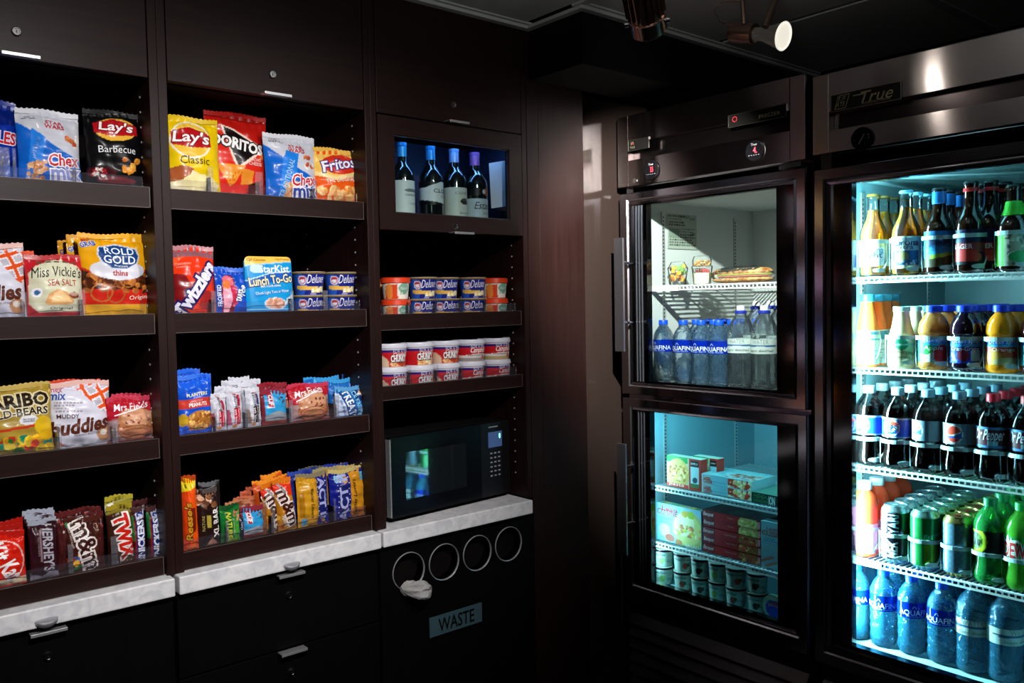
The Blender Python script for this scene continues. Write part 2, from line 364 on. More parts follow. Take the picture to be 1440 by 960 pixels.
for i, (x0, x1, nm) in enumerate(bays):
    r = thing('shelving_cabinet', (x0, 2.3, .91), desc[i], 'cabinet'); cabs.append(r)
    for a, b in ((x0-(.019, .019, .019, .017)[i], x0), (x1, x1+(.019, .019, .017, .0185)[i])):
        if i == 3 and a > 1.5: wb(MB().box(a, a+.018, 1.9205, 2.34, .909, 2.33), 'side_panel', WOOD, r, bevel=.001)
        else: wb(MB().box(a, b-.0004, YF, 2.34, .9095, 2.33), 'side_panel', WOOD, r, bevel=.001)
    wb(MB().box(x0, x1, 2.33, 2.345, .91, 2.33), 'back_panel', INNER, r)
    d = wb(MB().box(x0+.002, x1-.002, YF+.0005, YF+.02, 1.999, 2.305), 'door', WOODH, r, bevel=.0012)
    tab_pull((x0+x1)/2, 2.001, d); lock((x0+x1)/2-.002, 2.05, d)
    wb(MB().box(x0, x1, YF+.022, 2.33, 1.996, 2.014), 'fixed_shelf', INNER, r)
    pins = MB()
    for z in np.arange(.98, 1.98, .033):
        for yy in ((1.985, 2.26) if i != 3 else (1.975, 2.26)):
            pins.lathe([(0, 0), (.0026, 0), (.0026, .0014), (0, .0014)], 6, (0, 0, 0)); n = 18
            vs_ = pins.v[-24:]; pins.v[-24:] = [(x1-.0004-q[2], yy+q[0], z+q[1]) for q in vs_]
    wb(pins, 'pin_sleeves', mat('pin_sleeve_white', (.35, .35, .35), .4), r, kind='stuff')
# filler column right of the third bay
struct(MB().box(1.6912, 1.737, 1.9195, 1.94, 0, 2.334).build('wall_filler', WOOD, bevel=.001))
shelf_desc = {}
def tray(x0, x1, zt, zb, label, fence=.024):
    r = thing('shelf', (x0, 1.94, zb), label, 'shelf', 'pull-out shelves of the espresso bays')
    wb(MB().box(x0+.003, x1-.003, 1.933, 1.948, zb, zt), 'front_lip', WOODH, r, bevel=.0008)
    wb(MB().box(x0+.003, x1-.003, 1.9485, 2.31, zb+.004, zt-.021), 'board', INNER, r)
    e = MB(); e.box(x0+.003, x1-.0031, 1.9322, 1.9335, zb-.0002, zb+.0009); e.box(x1-.0041, x1-.0028, 1.9322, 1.9335, zb, zt); e.box(x0+.003, x1-.003, 1.9322, 1.9335, zt-.0006, zt+.0002); wb(e, 'edge_highlight', mat('edge_highlight', (.10, .085, .08), .35), r)  # light-coloured strips standing in for highlights along the lip edges
    if fence:
        f = MB().box(x0+.006, x1-.012, 1.9495, 1.9520, zt-.018, zt+fence); wb(f, 'fence', ACRY, r)
    return r
contents = {(1, 'A'): 'blue cereal mix and black barbecue chips', (1, 'B'): 'cream salted chips and yellow pretzels', (1, 'C'): 'gold gummy bears and a red cookie bag', (1, 'D'): 'red, brown and gold candy bars',
            (2, 'A'): 'yellow chips and red corn chips', (2, 'B'): 'red licorice and a turquoise tuna pouch', (2, 'C'): 'blue peanuts, white bars and cookies', (2, 'D'): 'orange candy bar and popcorn packs'}
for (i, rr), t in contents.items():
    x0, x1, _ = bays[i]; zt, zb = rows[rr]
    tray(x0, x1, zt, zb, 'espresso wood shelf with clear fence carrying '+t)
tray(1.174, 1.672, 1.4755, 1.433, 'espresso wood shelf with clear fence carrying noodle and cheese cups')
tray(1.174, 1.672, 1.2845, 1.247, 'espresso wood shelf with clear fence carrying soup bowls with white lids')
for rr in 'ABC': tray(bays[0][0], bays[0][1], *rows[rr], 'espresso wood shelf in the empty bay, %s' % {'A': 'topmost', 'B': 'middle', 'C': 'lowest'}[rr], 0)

# ---- wine case with a glazed door
wc = thing('wine_case', (1.42, 1.92, 1.70), 'dark wood glazed case holding four wine bottles, blue light inside', 'cabinet')
d = MB(); X0, X1, Z0, Z1 = 1.177, 1.670, 1.698, 1.995; a, b_, e, f = 1.227, 1.622, 1.743, 1.948
d.prism([(X0, Z0), (X1, Z0), (X1, e), (X0, e)], 'y', 1.920, 1.940); d.prism([(X0, f), (X1, f), (X1, Z1), (X0, Z1)], 'y', 1.920, 1.940)
d.prism([(X0, e), (a, e), (a, f), (X0, f)], 'y', 1.920, 1.940); d.prism([(b_, e), (X1, e), (X1, f), (b_, f)], 'y', 1.920, 1.940)
dd = wb(d, 'door', WOODH, wc); tab_pull(1.432, 1.697, dd); lock(1.42, 1.715, dd)
wb(MB().box(a-.004, b_+.004, 1.930, 1.933, e-.004, f+.004), 'pane', PANE, wc)
bd = MB()
for q in ((a, a+.003, e, f), (b_-.003, b_, e, f), (a, b_, e, e+.003), (a, b_, f-.003, f)): bd.box(q[0], q[1], 1.925, 1.93, q[2], q[3])
wb(bd, 'glazing_bead', mat('bead_metal', (.18, .17, .18), .3, 1), wc)
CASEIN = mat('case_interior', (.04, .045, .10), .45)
ci = MB(); ci.box(1.178, 1.669, 1.942, 2.20, 1.722, 1.730); ci.box(1.178, 1.669, 2.19, 2.20, 1.730, 1.99); ci.box(1.178, 1.182, 1.942, 2.19, 1.73, 1.99); ci.box(1.664, 1.669, 1.942, 2.19, 1.73, 1.99)
wb(ci, 'compartment', CASEIN, wc)
pc = MB(); pc.add([(1.598, 1.985, 1.915), (1.650, 1.955, 1.925), (1.652, 1.955, 1.790), (1.604, 1.985, 1.782), (1.598, 1.986, 1.915), (1.650, 1.956, 1.925), (1.652, 1.956, 1.790), (1.604, 1.986, 1.782)], [(0, 1, 2, 3), (7, 6, 5, 4), (0, 4, 5, 1), (1, 5, 6, 2), (2, 6, 7, 3), (3, 7, 4, 0)])
card = pc.build('notice_card', mat('white_card', (.7, .72, .8), .6)); tag(card, 'plain white card standing inside the blue-lit wine case', 'card')
BLUEL = mat('blue_led', (.1, .3, 1), .5, emis=(.10, .35, 1.), es=6)
for j, xx in enumerate((1.30, 1.42, 1.54)): wb(MB().box(xx-.012, xx+.012, 1.946, 1.954, 1.972, 1.976), 'led', BLUEL, wc)
light('wine_case_led', 'AREA', (1.42, 1.952, 1.968), (.16, .42, 1), .35, (1.42, 2.02, 1.80), .42, size_y=.012)

# ---- countertops
cts = []
for (x0, x1, lab) in ((-1.1, .6155, 'pale marble worktop under the candy bars and red wafer pack'), (.6245, 1.1415, 'pale marble worktop under the orange candy and popcorn'), (1.1475, 1.6675, 'pale marble worktop carrying the black microwave')):
    o = MB().box(x0, x1, 1.893, 2.33, .868, .9085).build('worktop', MARB, bevel=.003)
    r = thing('worktop', (x0, 1.9, .868), lab, 'worktop'); o.name = 'slab'; o.data.transform(Matrix.Translation(-Vector(r.location))); o.parent = r; cts.append(r)
for x, r in ((.361, cts[0]), (.890, cts[1])):
    b = MB(); V = []; n = 16
    prof = [(math.sin(t), math.cos(t)) for t in np.linspace(0, math.pi, 11)]
    b.lathe([(p_[0], p_[1]) for p_ in prof], 24)
    b.v = [(x+v[0]*.0215, 1.893-max(-.05, v[2])*.016*(1-.35*max(0, v[1])), .878+v[1]*(.0125 if v[1] < 0 else .0075)+.003*v[0]**2) for v in b.v]
    wb(b, 'pull', PULLM, r, smooth=True)
# ---- base cabinets
for i, (x0, x1, lab) in enumerate(((-1.0, .618, 'black laminate base cabinet under the longest marble worktop'), (.622, 1.143, 'black laminate base cabinet with two tab pulls'), (1.147, 1.737, 'black waste cabinet with four round chrome-rimmed openings'))):
    r = thing('base_cabinet', (x0, 2.3, 0), lab, 'cabinet')
    wb(MB().box(x0, x1, 1.945, 2.32, 0.0, .865), 'carcass', INNER, r)
    if i < 2:
        zz = ((.10, .858),) if i == 0 else ((.672, .858), (.10, .668))
        for a, b_ in zz:
            dr = wb(MB().box(x0+.003, x1-.003, 1.915, 1.943, a, b_), 'drawer' if b_-a < .3 else 'door', BLACKW, r, bevel=.001)
            xc = .365 if i == 0 else .891; tab_pull(xc, b_-.002, dr); lock(xc, b_-.058, dr, 1.915)
    else:
        # pierced front panel
        cu = bpy.data.curves.new('p', 'CURVE'); cu.dimensions = '2D'; cu.fill_mode = 'BOTH'; cu.extrude = .012
        def poly(pts):
            s = cu.splines.new('POLY'); s.points.add(len(pts)-1); s.use_cyclic_u = True
            for p_, q in zip(s.points, pts): p_.co = (*q, 0, 1)
        poly([(x0+.002, .10), (1.690, .10), (1.690, .864), (x0+.002, .864)])
        HC = [(1.236, .783), (1.353, .783), (1.470, .784), (1.587, .787)]
        for hx, hz in HC: poly([(hx+.049*math.cos(t), hz+.049*math.sin(t)) for t in np.linspace(0, 2*math.pi, 48, endpoint=False)])
        ob = bpy.data.objects.new('front_panel', cu); me = bpy.data.meshes.new_from_object(ob); bpy.data.objects.remove(ob)
        o = bpy.data.objects.new('front_panel', me); COL.objects.link(o); me.materials.clear(); me.materials.append(BLACKW)
        me.transform(Matrix.Rotation(rad(90), 4, 'X')); me.transform(Matrix.Translation(Vector((0, 1.927, 0))-Vector(r.location))); o.parent = r
        for hx, hz in HC:
            ring = MB(); n = 48
            pr = [(.0485, .004), (.0492, -.0015), (.0504, -.0022), (.0514, -.0005), (.0514, .002)]
            for rr_, dy in pr: ring.v += [(hx+rr_*math.cos(2*math.pi*k/n), 1.914+dy, hz+rr_*math.sin(2*math.pi*k/n)) for k in range(n)]; ring.c += [(1, 1, 1)]*n
            for q in range(len(pr)-1):
                for k in range(n): ring.f.append((q*n+k, q*n+(k+1) % n, (q+1)*n+(k+1) % n, (q+1)*n+k))
            wb(ring, 'rim', RIM, r, smooth=True)
            sl = MB()
            for rr_, y_ in ((.048, 1.916), (.048, 1.944)): sl.v += [(hx+rr_*math.cos(2*math.pi*k/n), y_, hz+rr_*math.sin(2*math.pi*k/n)) for k in range(n)]; sl.c += [(1, 1, 1)]*n
            for k in range(n): sl.f.append((k, (k+1) % n, n+(k+1) % n, n+k))
            wb(sl, 'sleeve', mat('sleeve_steel', (.05, .05, .05), .2, 1), r, smooth=True)
# crumpled napkin stuffed in the first opening
b = MB(); n = 22; m_ = 12; R = np.random.RandomState(3)
for j in range(m_+1):
    t = j/m_; rr_ = (.010+.030*math.sin(math.pi*min(1, t*1.05))**.6)*(1-.12*t)
    for k in range(n):
        a = 2*math.pi*k/n; q = 1+.22*math.sin(3*a+4*t)+.15*math.sin(7*a-6*t)+R.uniform(-.07, .07)
        b.v.append((1.205+t*.085, 1.905-.030*math.sin(t*2.6)+rr_*.55*math.sin(a)*q, .742-.012*t+rr_*.62*math.cos(a)*q)); b.c.append((1, 1, 1))
for j in range(m_):
    for k in range(n): b.f.append((j*n+k, j*n+(k+1) % n, (j+1)*n+(k+1) % n, (j+1)*n+k))
b.f += [tuple(range(n)), tuple(m_*n+k for k in range(n))[::-1]]
o = b.build('crumpled_napkin', mat('napkin', (.34, .34, .33), .8)); tag(o, 'crumpled white paper napkin hanging out of a waste opening', 'napkin')
# WASTE sign
sg = thing('waste_sign', (1.389, 1.914, .61), 'small brushed plate reading WASTE on the black waste cabinet', 'sign')
wb(MB().box(1.298, 1.480, 1.911, 1.9145, .583, .638), 'plate', mat('sign_plate', (.10, .20, .24), .3, .6), sg)
lettering([('WASTE', .5, .5, .68, .20, '#050608', {'b': .012})], lambda U, V, o_: np.stack([-.091+U*.182, -.0032-o_+U*0, -.027+V*.055], 1), .182, .055, 0, sg)
# ---- microwave
mw = thing('microwave', (1.206, 1.948, .915), 'black microwave oven standing on the pale marble worktop', 'microwave')
MX0, MX1, MZ0, MZ1, MY = 1.206, 1.655, .922, 1.142, 1.948
wb(MB().box(MX0, MX1, MY+.018, 2.25, MZ0, MZ1), 'housing', BLK, mw, bevel=.006)
dr = MB(); wx0, wx1, wz0, wz1 = 1.258, 1.482, .966, 1.097; DX = 1.537
for q in ((MX0, wx0, MZ0, MZ1), (wx1, DX, MZ0, MZ1), (wx0, wx1, MZ0, wz0), (wx0, wx1, wz1, MZ1)): dr.box(q[0], q[1], MY, MY+.017, q[2], q[3])
dr = wb(dr, 'door', mat('microwave_black', (.003, .003, .004), .2, spec=.2), mw)
wb(MB().box(wx0, wx1, MY+.002, MY+.006, wz0, wz1), 'window', mat('mirror_dark_glass', (.01, .014, .016), .03, spec=1.0, coat=1, ior=2.1), dr)
wb(MB().box(MX0-.001, MX0+.003, MY-.0015, MY+.017, MZ0+.004, MZ1-.004), 'edge_strip', SILV, mw)
cp = wb(MB().box(DX+.002, MX1, MY, MY+.017, MZ0, MZ1), 'control_panel', BLK, mw, bevel=.001)
wb(MB().box(1.568, 1.623, MY-.0016, MY, 1.068, 1.114), 'display', mat('display_blue', (.02, .03, .06), .3, emis=(.05, .10, .25), es=.6), cp)
GL = mat('display_digit', (.1, 1, .5), .5, emis=(.3, 1, .6), es=2.5)
lettering([('0', .86, .72, .12, .3, '#80ffc0', {'b': .02})], lambda U, V, o_: np.stack([1.570+U*.05-1.206, MY-.0016-o_-1.948+U*0, 1.070+V*.042-.915], 1), .05, .042, 0, cp, 'digit', GL)
bt = MB()
for j in range(6):
    for k in range(3): bt.box(1.575+k*.016, 1.583+k*.016, MY-.0008, MY, 1.052-j*.0135-.004, 1.052-j*.0135)
wb(bt, 'keypad_marks', mat('keypad_print', (.35, .36, .38), .5), cp, kind='stuff')
wb(MB().box(1.570, 1.607, MY-.0005, MY, 1.128, 1.131), 'brand_print', mat('keypad_print', (.35, .36, .38), .5), cp)
for xx in (1.235, 1.60): wb(MB().lathe([(.009, 0), (.010, .013)], 12, (xx, 1.99, .909)), 'foot', BLK, mw)
mw.rotation_euler.z = rad(4.4)

# ================================================================== COOLERS
XD = 2.107
def ring(b, R0, x0, R1, x1):
    def P(R, x): y0, y1, z0, z1 = R; return [(x, y0, z0), (x, y1, z0), (x, y1, z1), (x, y0, z1)]
    b.add(P(R0, x0)+P(R1, x1), [(k, (k+1) % 4, 4+(k+1) % 4, 4+k) for k in range(4)])
def inset(R, l, r, bo, t): return (R[0]+r, R[1]-l, R[2]+bo, R[3]-t)
def door(root, outer, bev, inn, clr, handle=None, extra=True):
    dr = bpy.data.objects.new('door', None); COL.objects.link(dr); dr.parent = root
    b = MB(); ring(b, outer, XD+.036, outer, XD+.002); ring(b, outer, XD+.002, inset(outer, .002, .002, .002, .002), XD); ring(b, inset(outer, .002, .002, .002, .002), XD, bev, XD)
    g = inset(bev, .004, .004, .004, .004); bb = MB(); ring(bb, bev, XD-.0008, g, XD+.003); wb(bb, 'bevel_glint_ring', BEVEL_GLINT, dr); ring(b, bev, XD, g, XD+.005); ring(b, g, XD+.005, inset(g, .006, .006, .006, .006), XD+.002)  # lighter ring added as the highlight line on the frame bevel
    g2 = inset(g, .006, .006, .006, .006); ring(b, g2, XD+.002, inn, XD+.003); ring(b, inn, XD+.003, inn, XD+.012)
    wb(b, 'frame', FRAME, dr)
    b = MB(); ring(b, inn, XD+.010, clr, XD+.010); ring(b, clr, XD+.010, clr, XD+.034); wb(b, 'black_border', mat('mirror_black', (.10, .095, .10), .09, 1), dr)
    wb(MB().box(XD+.0125, XD+.0165, inn[0], inn[1], inn[2], inn[3]), 'pane', PANE, dr)
    if extra:
        b = MB()
        for q in (.014, .026, .038): b.box(XD+.007, XD+.010, inn[1]-q-.003, inn[1]-q, inn[2]+.004, inn[3]-.004)
        wb(b, 'glazing_strip', mat('grey_strip', (.25, .30, .36), .2, .8), dr)
    if handle:
        y0, y1, z0, z1, pins = handle; h = wb(MB().box(2.044, 2.051, y0, y1, z0, z1), 'handle', mat('handle_steel', (.6, .6, .67), .35, 1), dr, bevel=.0015)
        for z in pins: wb(MB().tube([(2.051, (y0+y1)/2, z), (XD, (y0+y1)/2, z)], .005, 12), 'standoff', CHROME, dr)
    return dr
def cooler(name, label, y0, y1, head, comps, floor_z):
    r = thing(name, (2.5, (y0+y1)/2, 0), label, 'cooler')
    # case
    b = MB(); b.box(2.150, 2.93, y1-.030, y1, .13, 2.10); b.box(2.150, 2.93, y0, y0+.030, .13, 2.10); b.box(2.86, 2.93, y0+.03, y1-.03, .13, 2.10); b.box(2.150, 2.86, y0+.03, y1-.03, 2.07, 2.10)
    b.box(2.143, 2.86, y0+.03, y1-.03, .40, .50)
    wb(b, 'case', mat('case_steel', (.10, .095, .10), .3, 1), r)
    for q in ((2.25, y0+.08), (2.25, y1-.08), (2.8, y0+.08), (2.8, y1-.08)):
        wb(MB().lathe([(.02, 0), (.03, .004), (.03, .05), (.012, .06), (.012, .13)], 16, (q[0], q[1], 0)), 'caster', BLK, r, smooth=True)
    # header: end caps, upper and lower panels, dark channel between
    zt, zu, zl, zb = head; ic = .047
    for a, c_ in ((y1-ic+.001, y1), (y0, y0+ic-.001)): wb(MB().box(XD, 2.149, a, c_, zb, zt), 'end_cap', STEEL, r, bevel=.0012)
    wb(MB().box(XD, 2.149, y0+ic, y1-ic, zu, zt), 'upper_panel', STEEL, r)
    wb(MB().box(XD, 2.149, y0+ic, y1-ic, zb, zl), 'lower_panel', STEEL, r)
    b = MB(); n = 10; pr = [(XD+.004, zl)]+[(XD+.028+.0*t, zl+.002+(zu-zl-.004)*t) for t in (0, .5, 1)]+[(XD+.004, zu)]
    b.prism(pr+[(2.145, zu), (2.145, zl)], 'y', y0+ic, y1-ic); b.v = [(v[0], v[1], v[2]) for v in b.v]
    o = wb(MB().box(XD+.028, 2.147, y0+ic, y1-ic, zl, zu), 'channel', mat('channel_steel', (.06, .05, .05), .25, 1), r)
    # liners
    for (z0, z1) in comps:
        b = MB(); a, c_ = y0+.047, y1-.053; x0, x1 = 2.152, 2.80
        b.box(x0, x1, c_, c_+.008, z0, z1); b.box(x0, x1, a-.008, a, z0, z1); b.box(x1, x1+.008, a, c_, z0, z1); b.box(x0, x1, a, c_, z0-.008, z0); b.box(x0, x1, a, c_, z1, z1+.008)
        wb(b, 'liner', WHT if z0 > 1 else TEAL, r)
        for xx in (2.27, 2.68):
            b = MB(); b.box(xx-.008, xx+.008, c_-.003, c_-.0002, z0+.03, z1-.03); st = wb(b, 'pilaster', mat('pilaster_steel', (.6, .62, .6), .35, .6), r)
            b = MB()
            for z in np.arange(z0+.04, z1-.04, .0125): b.box(xx-.0028, xx+.0028, c_-.0034, c_-.0029, z, z+.005)
            wb(b, 'slots', BLK, st, kind='stuff')
    for z in (.44, .40, .357, .313, .270, .226, .182):
        b = MB(); b.prism([(2.118, z-.030), (2.122, z-.032), (2.145, z-.004), (2.141, z)], 'y', y0+.01, y1-.01)
        wb(b, 'louver', mat('louver_steel', (.16, .14, .14), .3, .9), r)
    return r
def wire_shelf(name, y0, y1, z, label, plain=0):
    r = thing(name, (2.2, (y0+y1)/2, z), label, 'shelf', 'white wire shelves of the glass-front coolers')
    b = MB(); b.box(2.199, 2.204, y0, y1, z-.004, z); b.box(2.199, 2.204, y0, y1, z-.017, z-.0125)
    if plain: b.box(2.1975, 2.199, y1-plain, y1, z-.018, z+.001)
    wb(b, 'front_rail', RAIL, r)
    b = MB(); y = y0+.004
    while y < y1-.004:
        b.box(2.200, 2.203, y, y+.0035, z-.0125, z-.004); b.box(2.204, 2.76, y, y+.0035, z-.006, z-.0025); y += .0145
    for xx in (2.35, 2.55, 2.757): b.box(xx, xx+.005, y0, y1, z-.011, z-.0065)
    wb(b, 'wires', RAIL, r, kind='stuff'); return r
c1 = cooler('half_door_cooler', 'stainless cooler with two stacked glass doors beside the brown panel', 1.254, 1.938, (2.101, 2.012, 1.956, 1.873), ((1.225, 1.828), (.535, 1.150)), .5)
door(c1, (1.254, 1.932, 1.190, 1.851), (1.281, 1.900, 1.217, 1.829), (1.289, 1.884, 1.230, 1.812), (1.350, 1.825, 1.237, 1.808), (1.862, 1.902, 1.335, 1.702, (1.622, 1.427)))
door(c1, (1.252, 1.930, .508, 1.177), (1.278, 1.896, .547, 1.150), (1.286, 1.882, .560, 1.141), (1.350, 1.820, .573, 1.137), (1.862, 1.902, .667, 1.034, (.955, .765)))
wb(MB().box(2.143, 2.16, 1.26, 1.93, 1.150, 1.225), 'mullion', FRAME, c1)
hg = MB(); hg.prism([(2.085, 1.254), (2.14, 1.254), (2.14, 1.34), (2.115, 1.34)], 'z', 1.855, 1.866); wb(hg, 'hinge', BLK, c1)
c2 = cooler('glass_door_cooler', 'tall stainless drinks cooler with one glass door and bright cyan light', .546, 1.232, (2.086, 1.987, 1.937, 1.880), ((.548, 1.815),), .5)
door(c2, (.549, 1.229, .500, 1.839), (.575, 1.203, .531, 1.812), (.596, 1.182, .555, 1.796), (.652, 1.127, .570, 1.794), None, False)
YL1, YR1, YL2, YR2 = 1.883, 1.303, 1.177, .595
wire_shelf('wire_shelf', YR1, YL1, 1.5470, 'white wire shelf under the sandwich and fruit cup', .12)
wire_shelf('wire_shelf', YR1, YL1, .875, 'white wire shelf under the pasta and green boxes')
wire_shelf('wire_shelf', YR1, YL1, .682, 'white wire shelf under the stacked dark red boxes')
wire_shelf('wire_shelf', YR2, YL2, 1.551, 'white wire shelf under the beer bottles')
wire_shelf('wire_shelf', YR2, YL2, 1.308, 'white wire shelf under the juice bottles')
wire_shelf('wire_shelf', YR2, YL2, 1.040, 'white wire shelf under the cola bottles')
wire_shelf('wire_shelf', YR2, YL2, .785, 'white wire shelf under the drink cans', .09)
# cooler lamps (vertical tubes behind the door's edge)
TUBE = mat('cooler_tube', (.8, 1, 1), .4, emis=(.50, .95, 1.), es=14)
tb = wb(MB().tube([(2.163, 1.160, .60), (2.163, 1.160, 1.76)], .006, 10), 'lamp_tube', TUBE, c2, smooth=True)
TUBE2 = mat('freezer_tube', (.8, 1, 1), .4, emis=(.30, .80, 1.), es=2)
wb(MB().tube([(2.161, 1.868, .58), (2.161, 1.868, 1.10)], .004, 10), 'lamp_tube', TUBE2, c1, smooth=True)
wb(MB().tube([(2.161, 1.34, 1.142), (2.161, 1.84, 1.142)], .004, 10), 'lamp_tube', TUBE2, c1, smooth=True)
light('cooler_tube_light', 'AREA', (2.170, 1.152, 1.18), (.40, .88, 1), 34, (2.45, .75, 1.18), .02, size_y=1.16)
light('freezer_tube_light', 'AREA', (2.168, 1.862, .84), (.34, .80, 1), 1.6, (2.5, 1.45, .84), .02, size_y=.50)
light('freezer_top_light', 'AREA', (2.170, 1.59, 1.130), (.20, .75, 1), 1.9, (2.45, 1.59, .85), .48, size_y=.02)

# header details
def dial(root, y, z, r_, parts, txt):
    g = wb(MB().tube([(XD+.001, y, z), (XD-.006, y, z)], [r_, r_*.96], 32), 'gauge', BLKG, root, smooth=True)
    bz = MB().tube([(XD-.004, y, z), (XD-.0075, y, z)], [r_*1.0, r_*.97], 32, cap=False); wb(bz, 'bezel', BLK, g, smooth=True)
    l = np.array(parent_loc(g))
    sf = lambda U, V, o_: np.stack([XD-.0066-o_+U*0, y+r_-U*2*r_, z-r_+V*2*r_], 1)-l
    if parts == 'needle':
        wb(MB().tube([(XD-.0075, y+r_*.25, z-r_*.45), (XD-.0075, y-r_*.25, z+r_*.35)], .0007, 6), 'needle', mat('needle_white', (.5, .5, .5), .4), g)
        lettering([('-', .2, .45, .06, .03, '#777777'), ('-', .8, .62, .08, .03, '#999999'), ('-', .82, .5, .06, .03, '#777777')], sf, 2*r_, 2*r_, 0, g, 'scale_marks')
    else:
        lettering([(txt, .56, .52, .2, .28, '#ff2030', {'b': .01})], sf, 2*r_, 2*r_, 0, g, 'digits', mat('red_digit', (1, .05, .08), .5, emis=(1, .04, .08), es=1.6))
        lettering([('True', .5, .8, .34, .12, '#9a9a9a', {'sh': .2}), ('- - - - -', .5, .28, .6, .03, '#8a8a8a')], sf, 2*r_, 2*r_, 0, g, 'gauge_print')
dial(c1, 1.790, 1.913, .030, 'led', '3.5'); dial(c1, 1.410, 1.918, .029, 'led', '4.'); dial(c2, 1.092, 1.902, .030, 'needle', '')
lk_ = MB().tube([(XD, 1.862, 1.888), (XD-.003, 1.862, 1.888)], .0085, 20); wb(lk_, 'lock', CHROME, c1, smooth=True)
def plate(root, ya, yb, za, zb, t1, t2, col1, col2):
    pl = wb(MB().box(XD-.003, XD, yb, ya, za, zb), 'badge', mat('badge_black', (.008, .008, .007), .15), root)
    e = MB(); t = .0012
    for q in ((ya-t, ya, za, zb), (yb, yb+t, za, zb), (yb, ya, za, za+t), (yb, ya, zb-t, zb)): e.box(XD-.0040, XD-.003, q[0], q[1], q[2], q[3])
    wb(e, 'badge_rim', mat('badge_rim_metal', (.35, .33, .28), .3, 1), pl)
    l = np.array(parent_loc(pl)); W = ya-yb; Hh = zb-za
    sf = lambda U, V, o_: np.stack([XD-.0031-o_+U*0, ya-U*W, za+V*Hh], 1)-l
    G = mat('gold_print', (.42, .38, .24), .35, .6)
    lettering(t1, sf, W, Hh, 0, pl, 'logo', G)
    if t2: lettering(t2, sf, W, Hh, 0, pl, 'red_logo', mat('red_print', (.5, .02, .03), .4))
    return pl, sf, W, Hh
pl, sf, W_, H_ = plate(c2, 1.178, .992, 1.983, 2.027, [('True', .66, .52, .48, .155, '#bbaa77', {'sh': .35, 'b': .005}), ('MANUFACTURING', .66, .17, .4, .03, '#888877'), ('T/F', .165, .66, .12, .07, '#887755', {'sh': .3}), ('ATE', .15, .36, .13, .06, '#887755', {'sh': .3})], None, 0, 0)
b = MB()
def bar(b, pts, w_):
    for (u1, v1), (u2, v2) in zip(pts, pts[1:]):
        d_ = np.array([(u2-u1)*W_, (v2-v1)*H_]); nn = np.array([-d_[1], d_[0]])/np.hypot(*d_)*w_/2
        q = [(u1*W_+nn[0], v1*H_+nn[1]), (u2*W_+nn[0], v2*H_+nn[1]), (u2*W_-nn[0], v2*H_-nn[1]), (u1*W_-nn[0], v1*H_-nn[1])]
        P = sf(np.array([a[0]/W_ for a in q]), np.array([a[1]/H_ for a in q]), .0008); b.add(P, [(0, 1, 2, 3)])
bar(b, [(.06, .12), (.12, .88), (.28, .88), (.22, .12), (.06, .12)], .0018); bar(b, [(.33, .72), (.50, .72)], .003)
o = b.build('logo_outline', MATS['gold_print'], pl)
plate(c1, 1.888, 1.800, 1.985, 2.020, [('IR', .22, .68, .16, .11, '#bbaa77'), ('TRUE', .22, .3, .24, .08, '#bbaa77')], [('IR', .22, .66, .10, .08, '#cc2222', {'b': .02})], 0, 0)
plate(c1, 1.499, 1.308, 1.996, 2.032, [('FREEZER', .72, .4, .35, .05, '#223322')], [('O', .12, .6, .09, .09, '#661111')], 0, 0)
# sticker on the inner wall of the cooler
st = thing('rating_sticker', (2.3, YL1-.001, 1.76), 'grey printed data sticker on the inner wall of the cooler', 'sticker')
sf = lambda U, V, o_: np.stack([-.01+U*.16, -.0008-o_+U*0, -.085+V*.12], 1)
sheet(sf, [('f', '#a9b3a6'), ('d', .05, .05, .95, .6, 7, '#3a463c'), ('r', .05, .35, .4, .6, '#7d8f80'), ('d', .03, .62, .6, .96, 4, '#1e2a20')], .75, 50, 40, 'sheet', CARD, st)
lettering([('CLEANER', .55, .93, .4, .06, '#101810'), ('NSF', .85, .88, .18, .06, '#101810'), ('CBA', .85, .45, .16, .07, '#101810', {'b': .02})], sf, .16, .12, 0, st)

# ================================================================== CEILING SPOTS
def orient(o, d): o.rotation_euler = Vector(d).to_track_quat('-Z', 'Y').to_euler()
l1 = thing('spotlight', (1.76, 1.107, 2.10), 'lit bronze spotlight with bright round lens above the coolers', 'lamp')
dirn = Vector((.06, -.82, -.25)).normalized()
hd = bpy.data.objects.new('head', None); COL.objects.link(hd); hd.parent = l1; orient(hd, dirn)
hd.scale = (.84, .84, .95)
def hb(b, name, m, **k): o = b.build(name, m, hd, smooth=True, **k); return o
hb(MB().lathe([(.026, .14), (.028, .135), (.028, .075), (.022, .073)], 28), 'lamp_base', BRONZE)
hb(MB().lathe([(.018, .075), (.018, .05), (.034, .005), (.0375, 0), (.0375, -.003)], 32), 'reflector', mat('reflector_glass', (.10, .095, .09), .25, .8, emis=(1, .9, .75), es=.02))
b = MB(); b.lathe([(.0375, -.003), (.039, -.006), (.036, -.009), (.033, -.006)], 32); hb(b, 'rim', mat('rim_glow', (.9, .9, .85), .3, emis=(1, .93, .8), es=.8))
b = MB(); b.lathe([(0, -.004), (.033, -.005)], 32); hb(b, 'lens', mat('lens_glow', (1, 1, .95), .3, emis=(1, .95, .85), es=40))
b = MB(); b.tube([(.015, 0, .12), (.035, 0, .16), (.02, 0, .21)], .004, 8)
ar = MB()
ar.tube([(1.70, 1.165, 2.13), (1.70, 1.17, 2.20), (1.74, 1.15, 2.31)], .006, 8); ar.tube([(1.73, 1.13, 2.12), (1.76, 1.12, 2.19), (1.71, 1.13, 2.31)], .008, 8)
wb(ar, 'arm', mat('arm_bronze', (.20, .13, .10), .35, 1), l1, smooth=True)
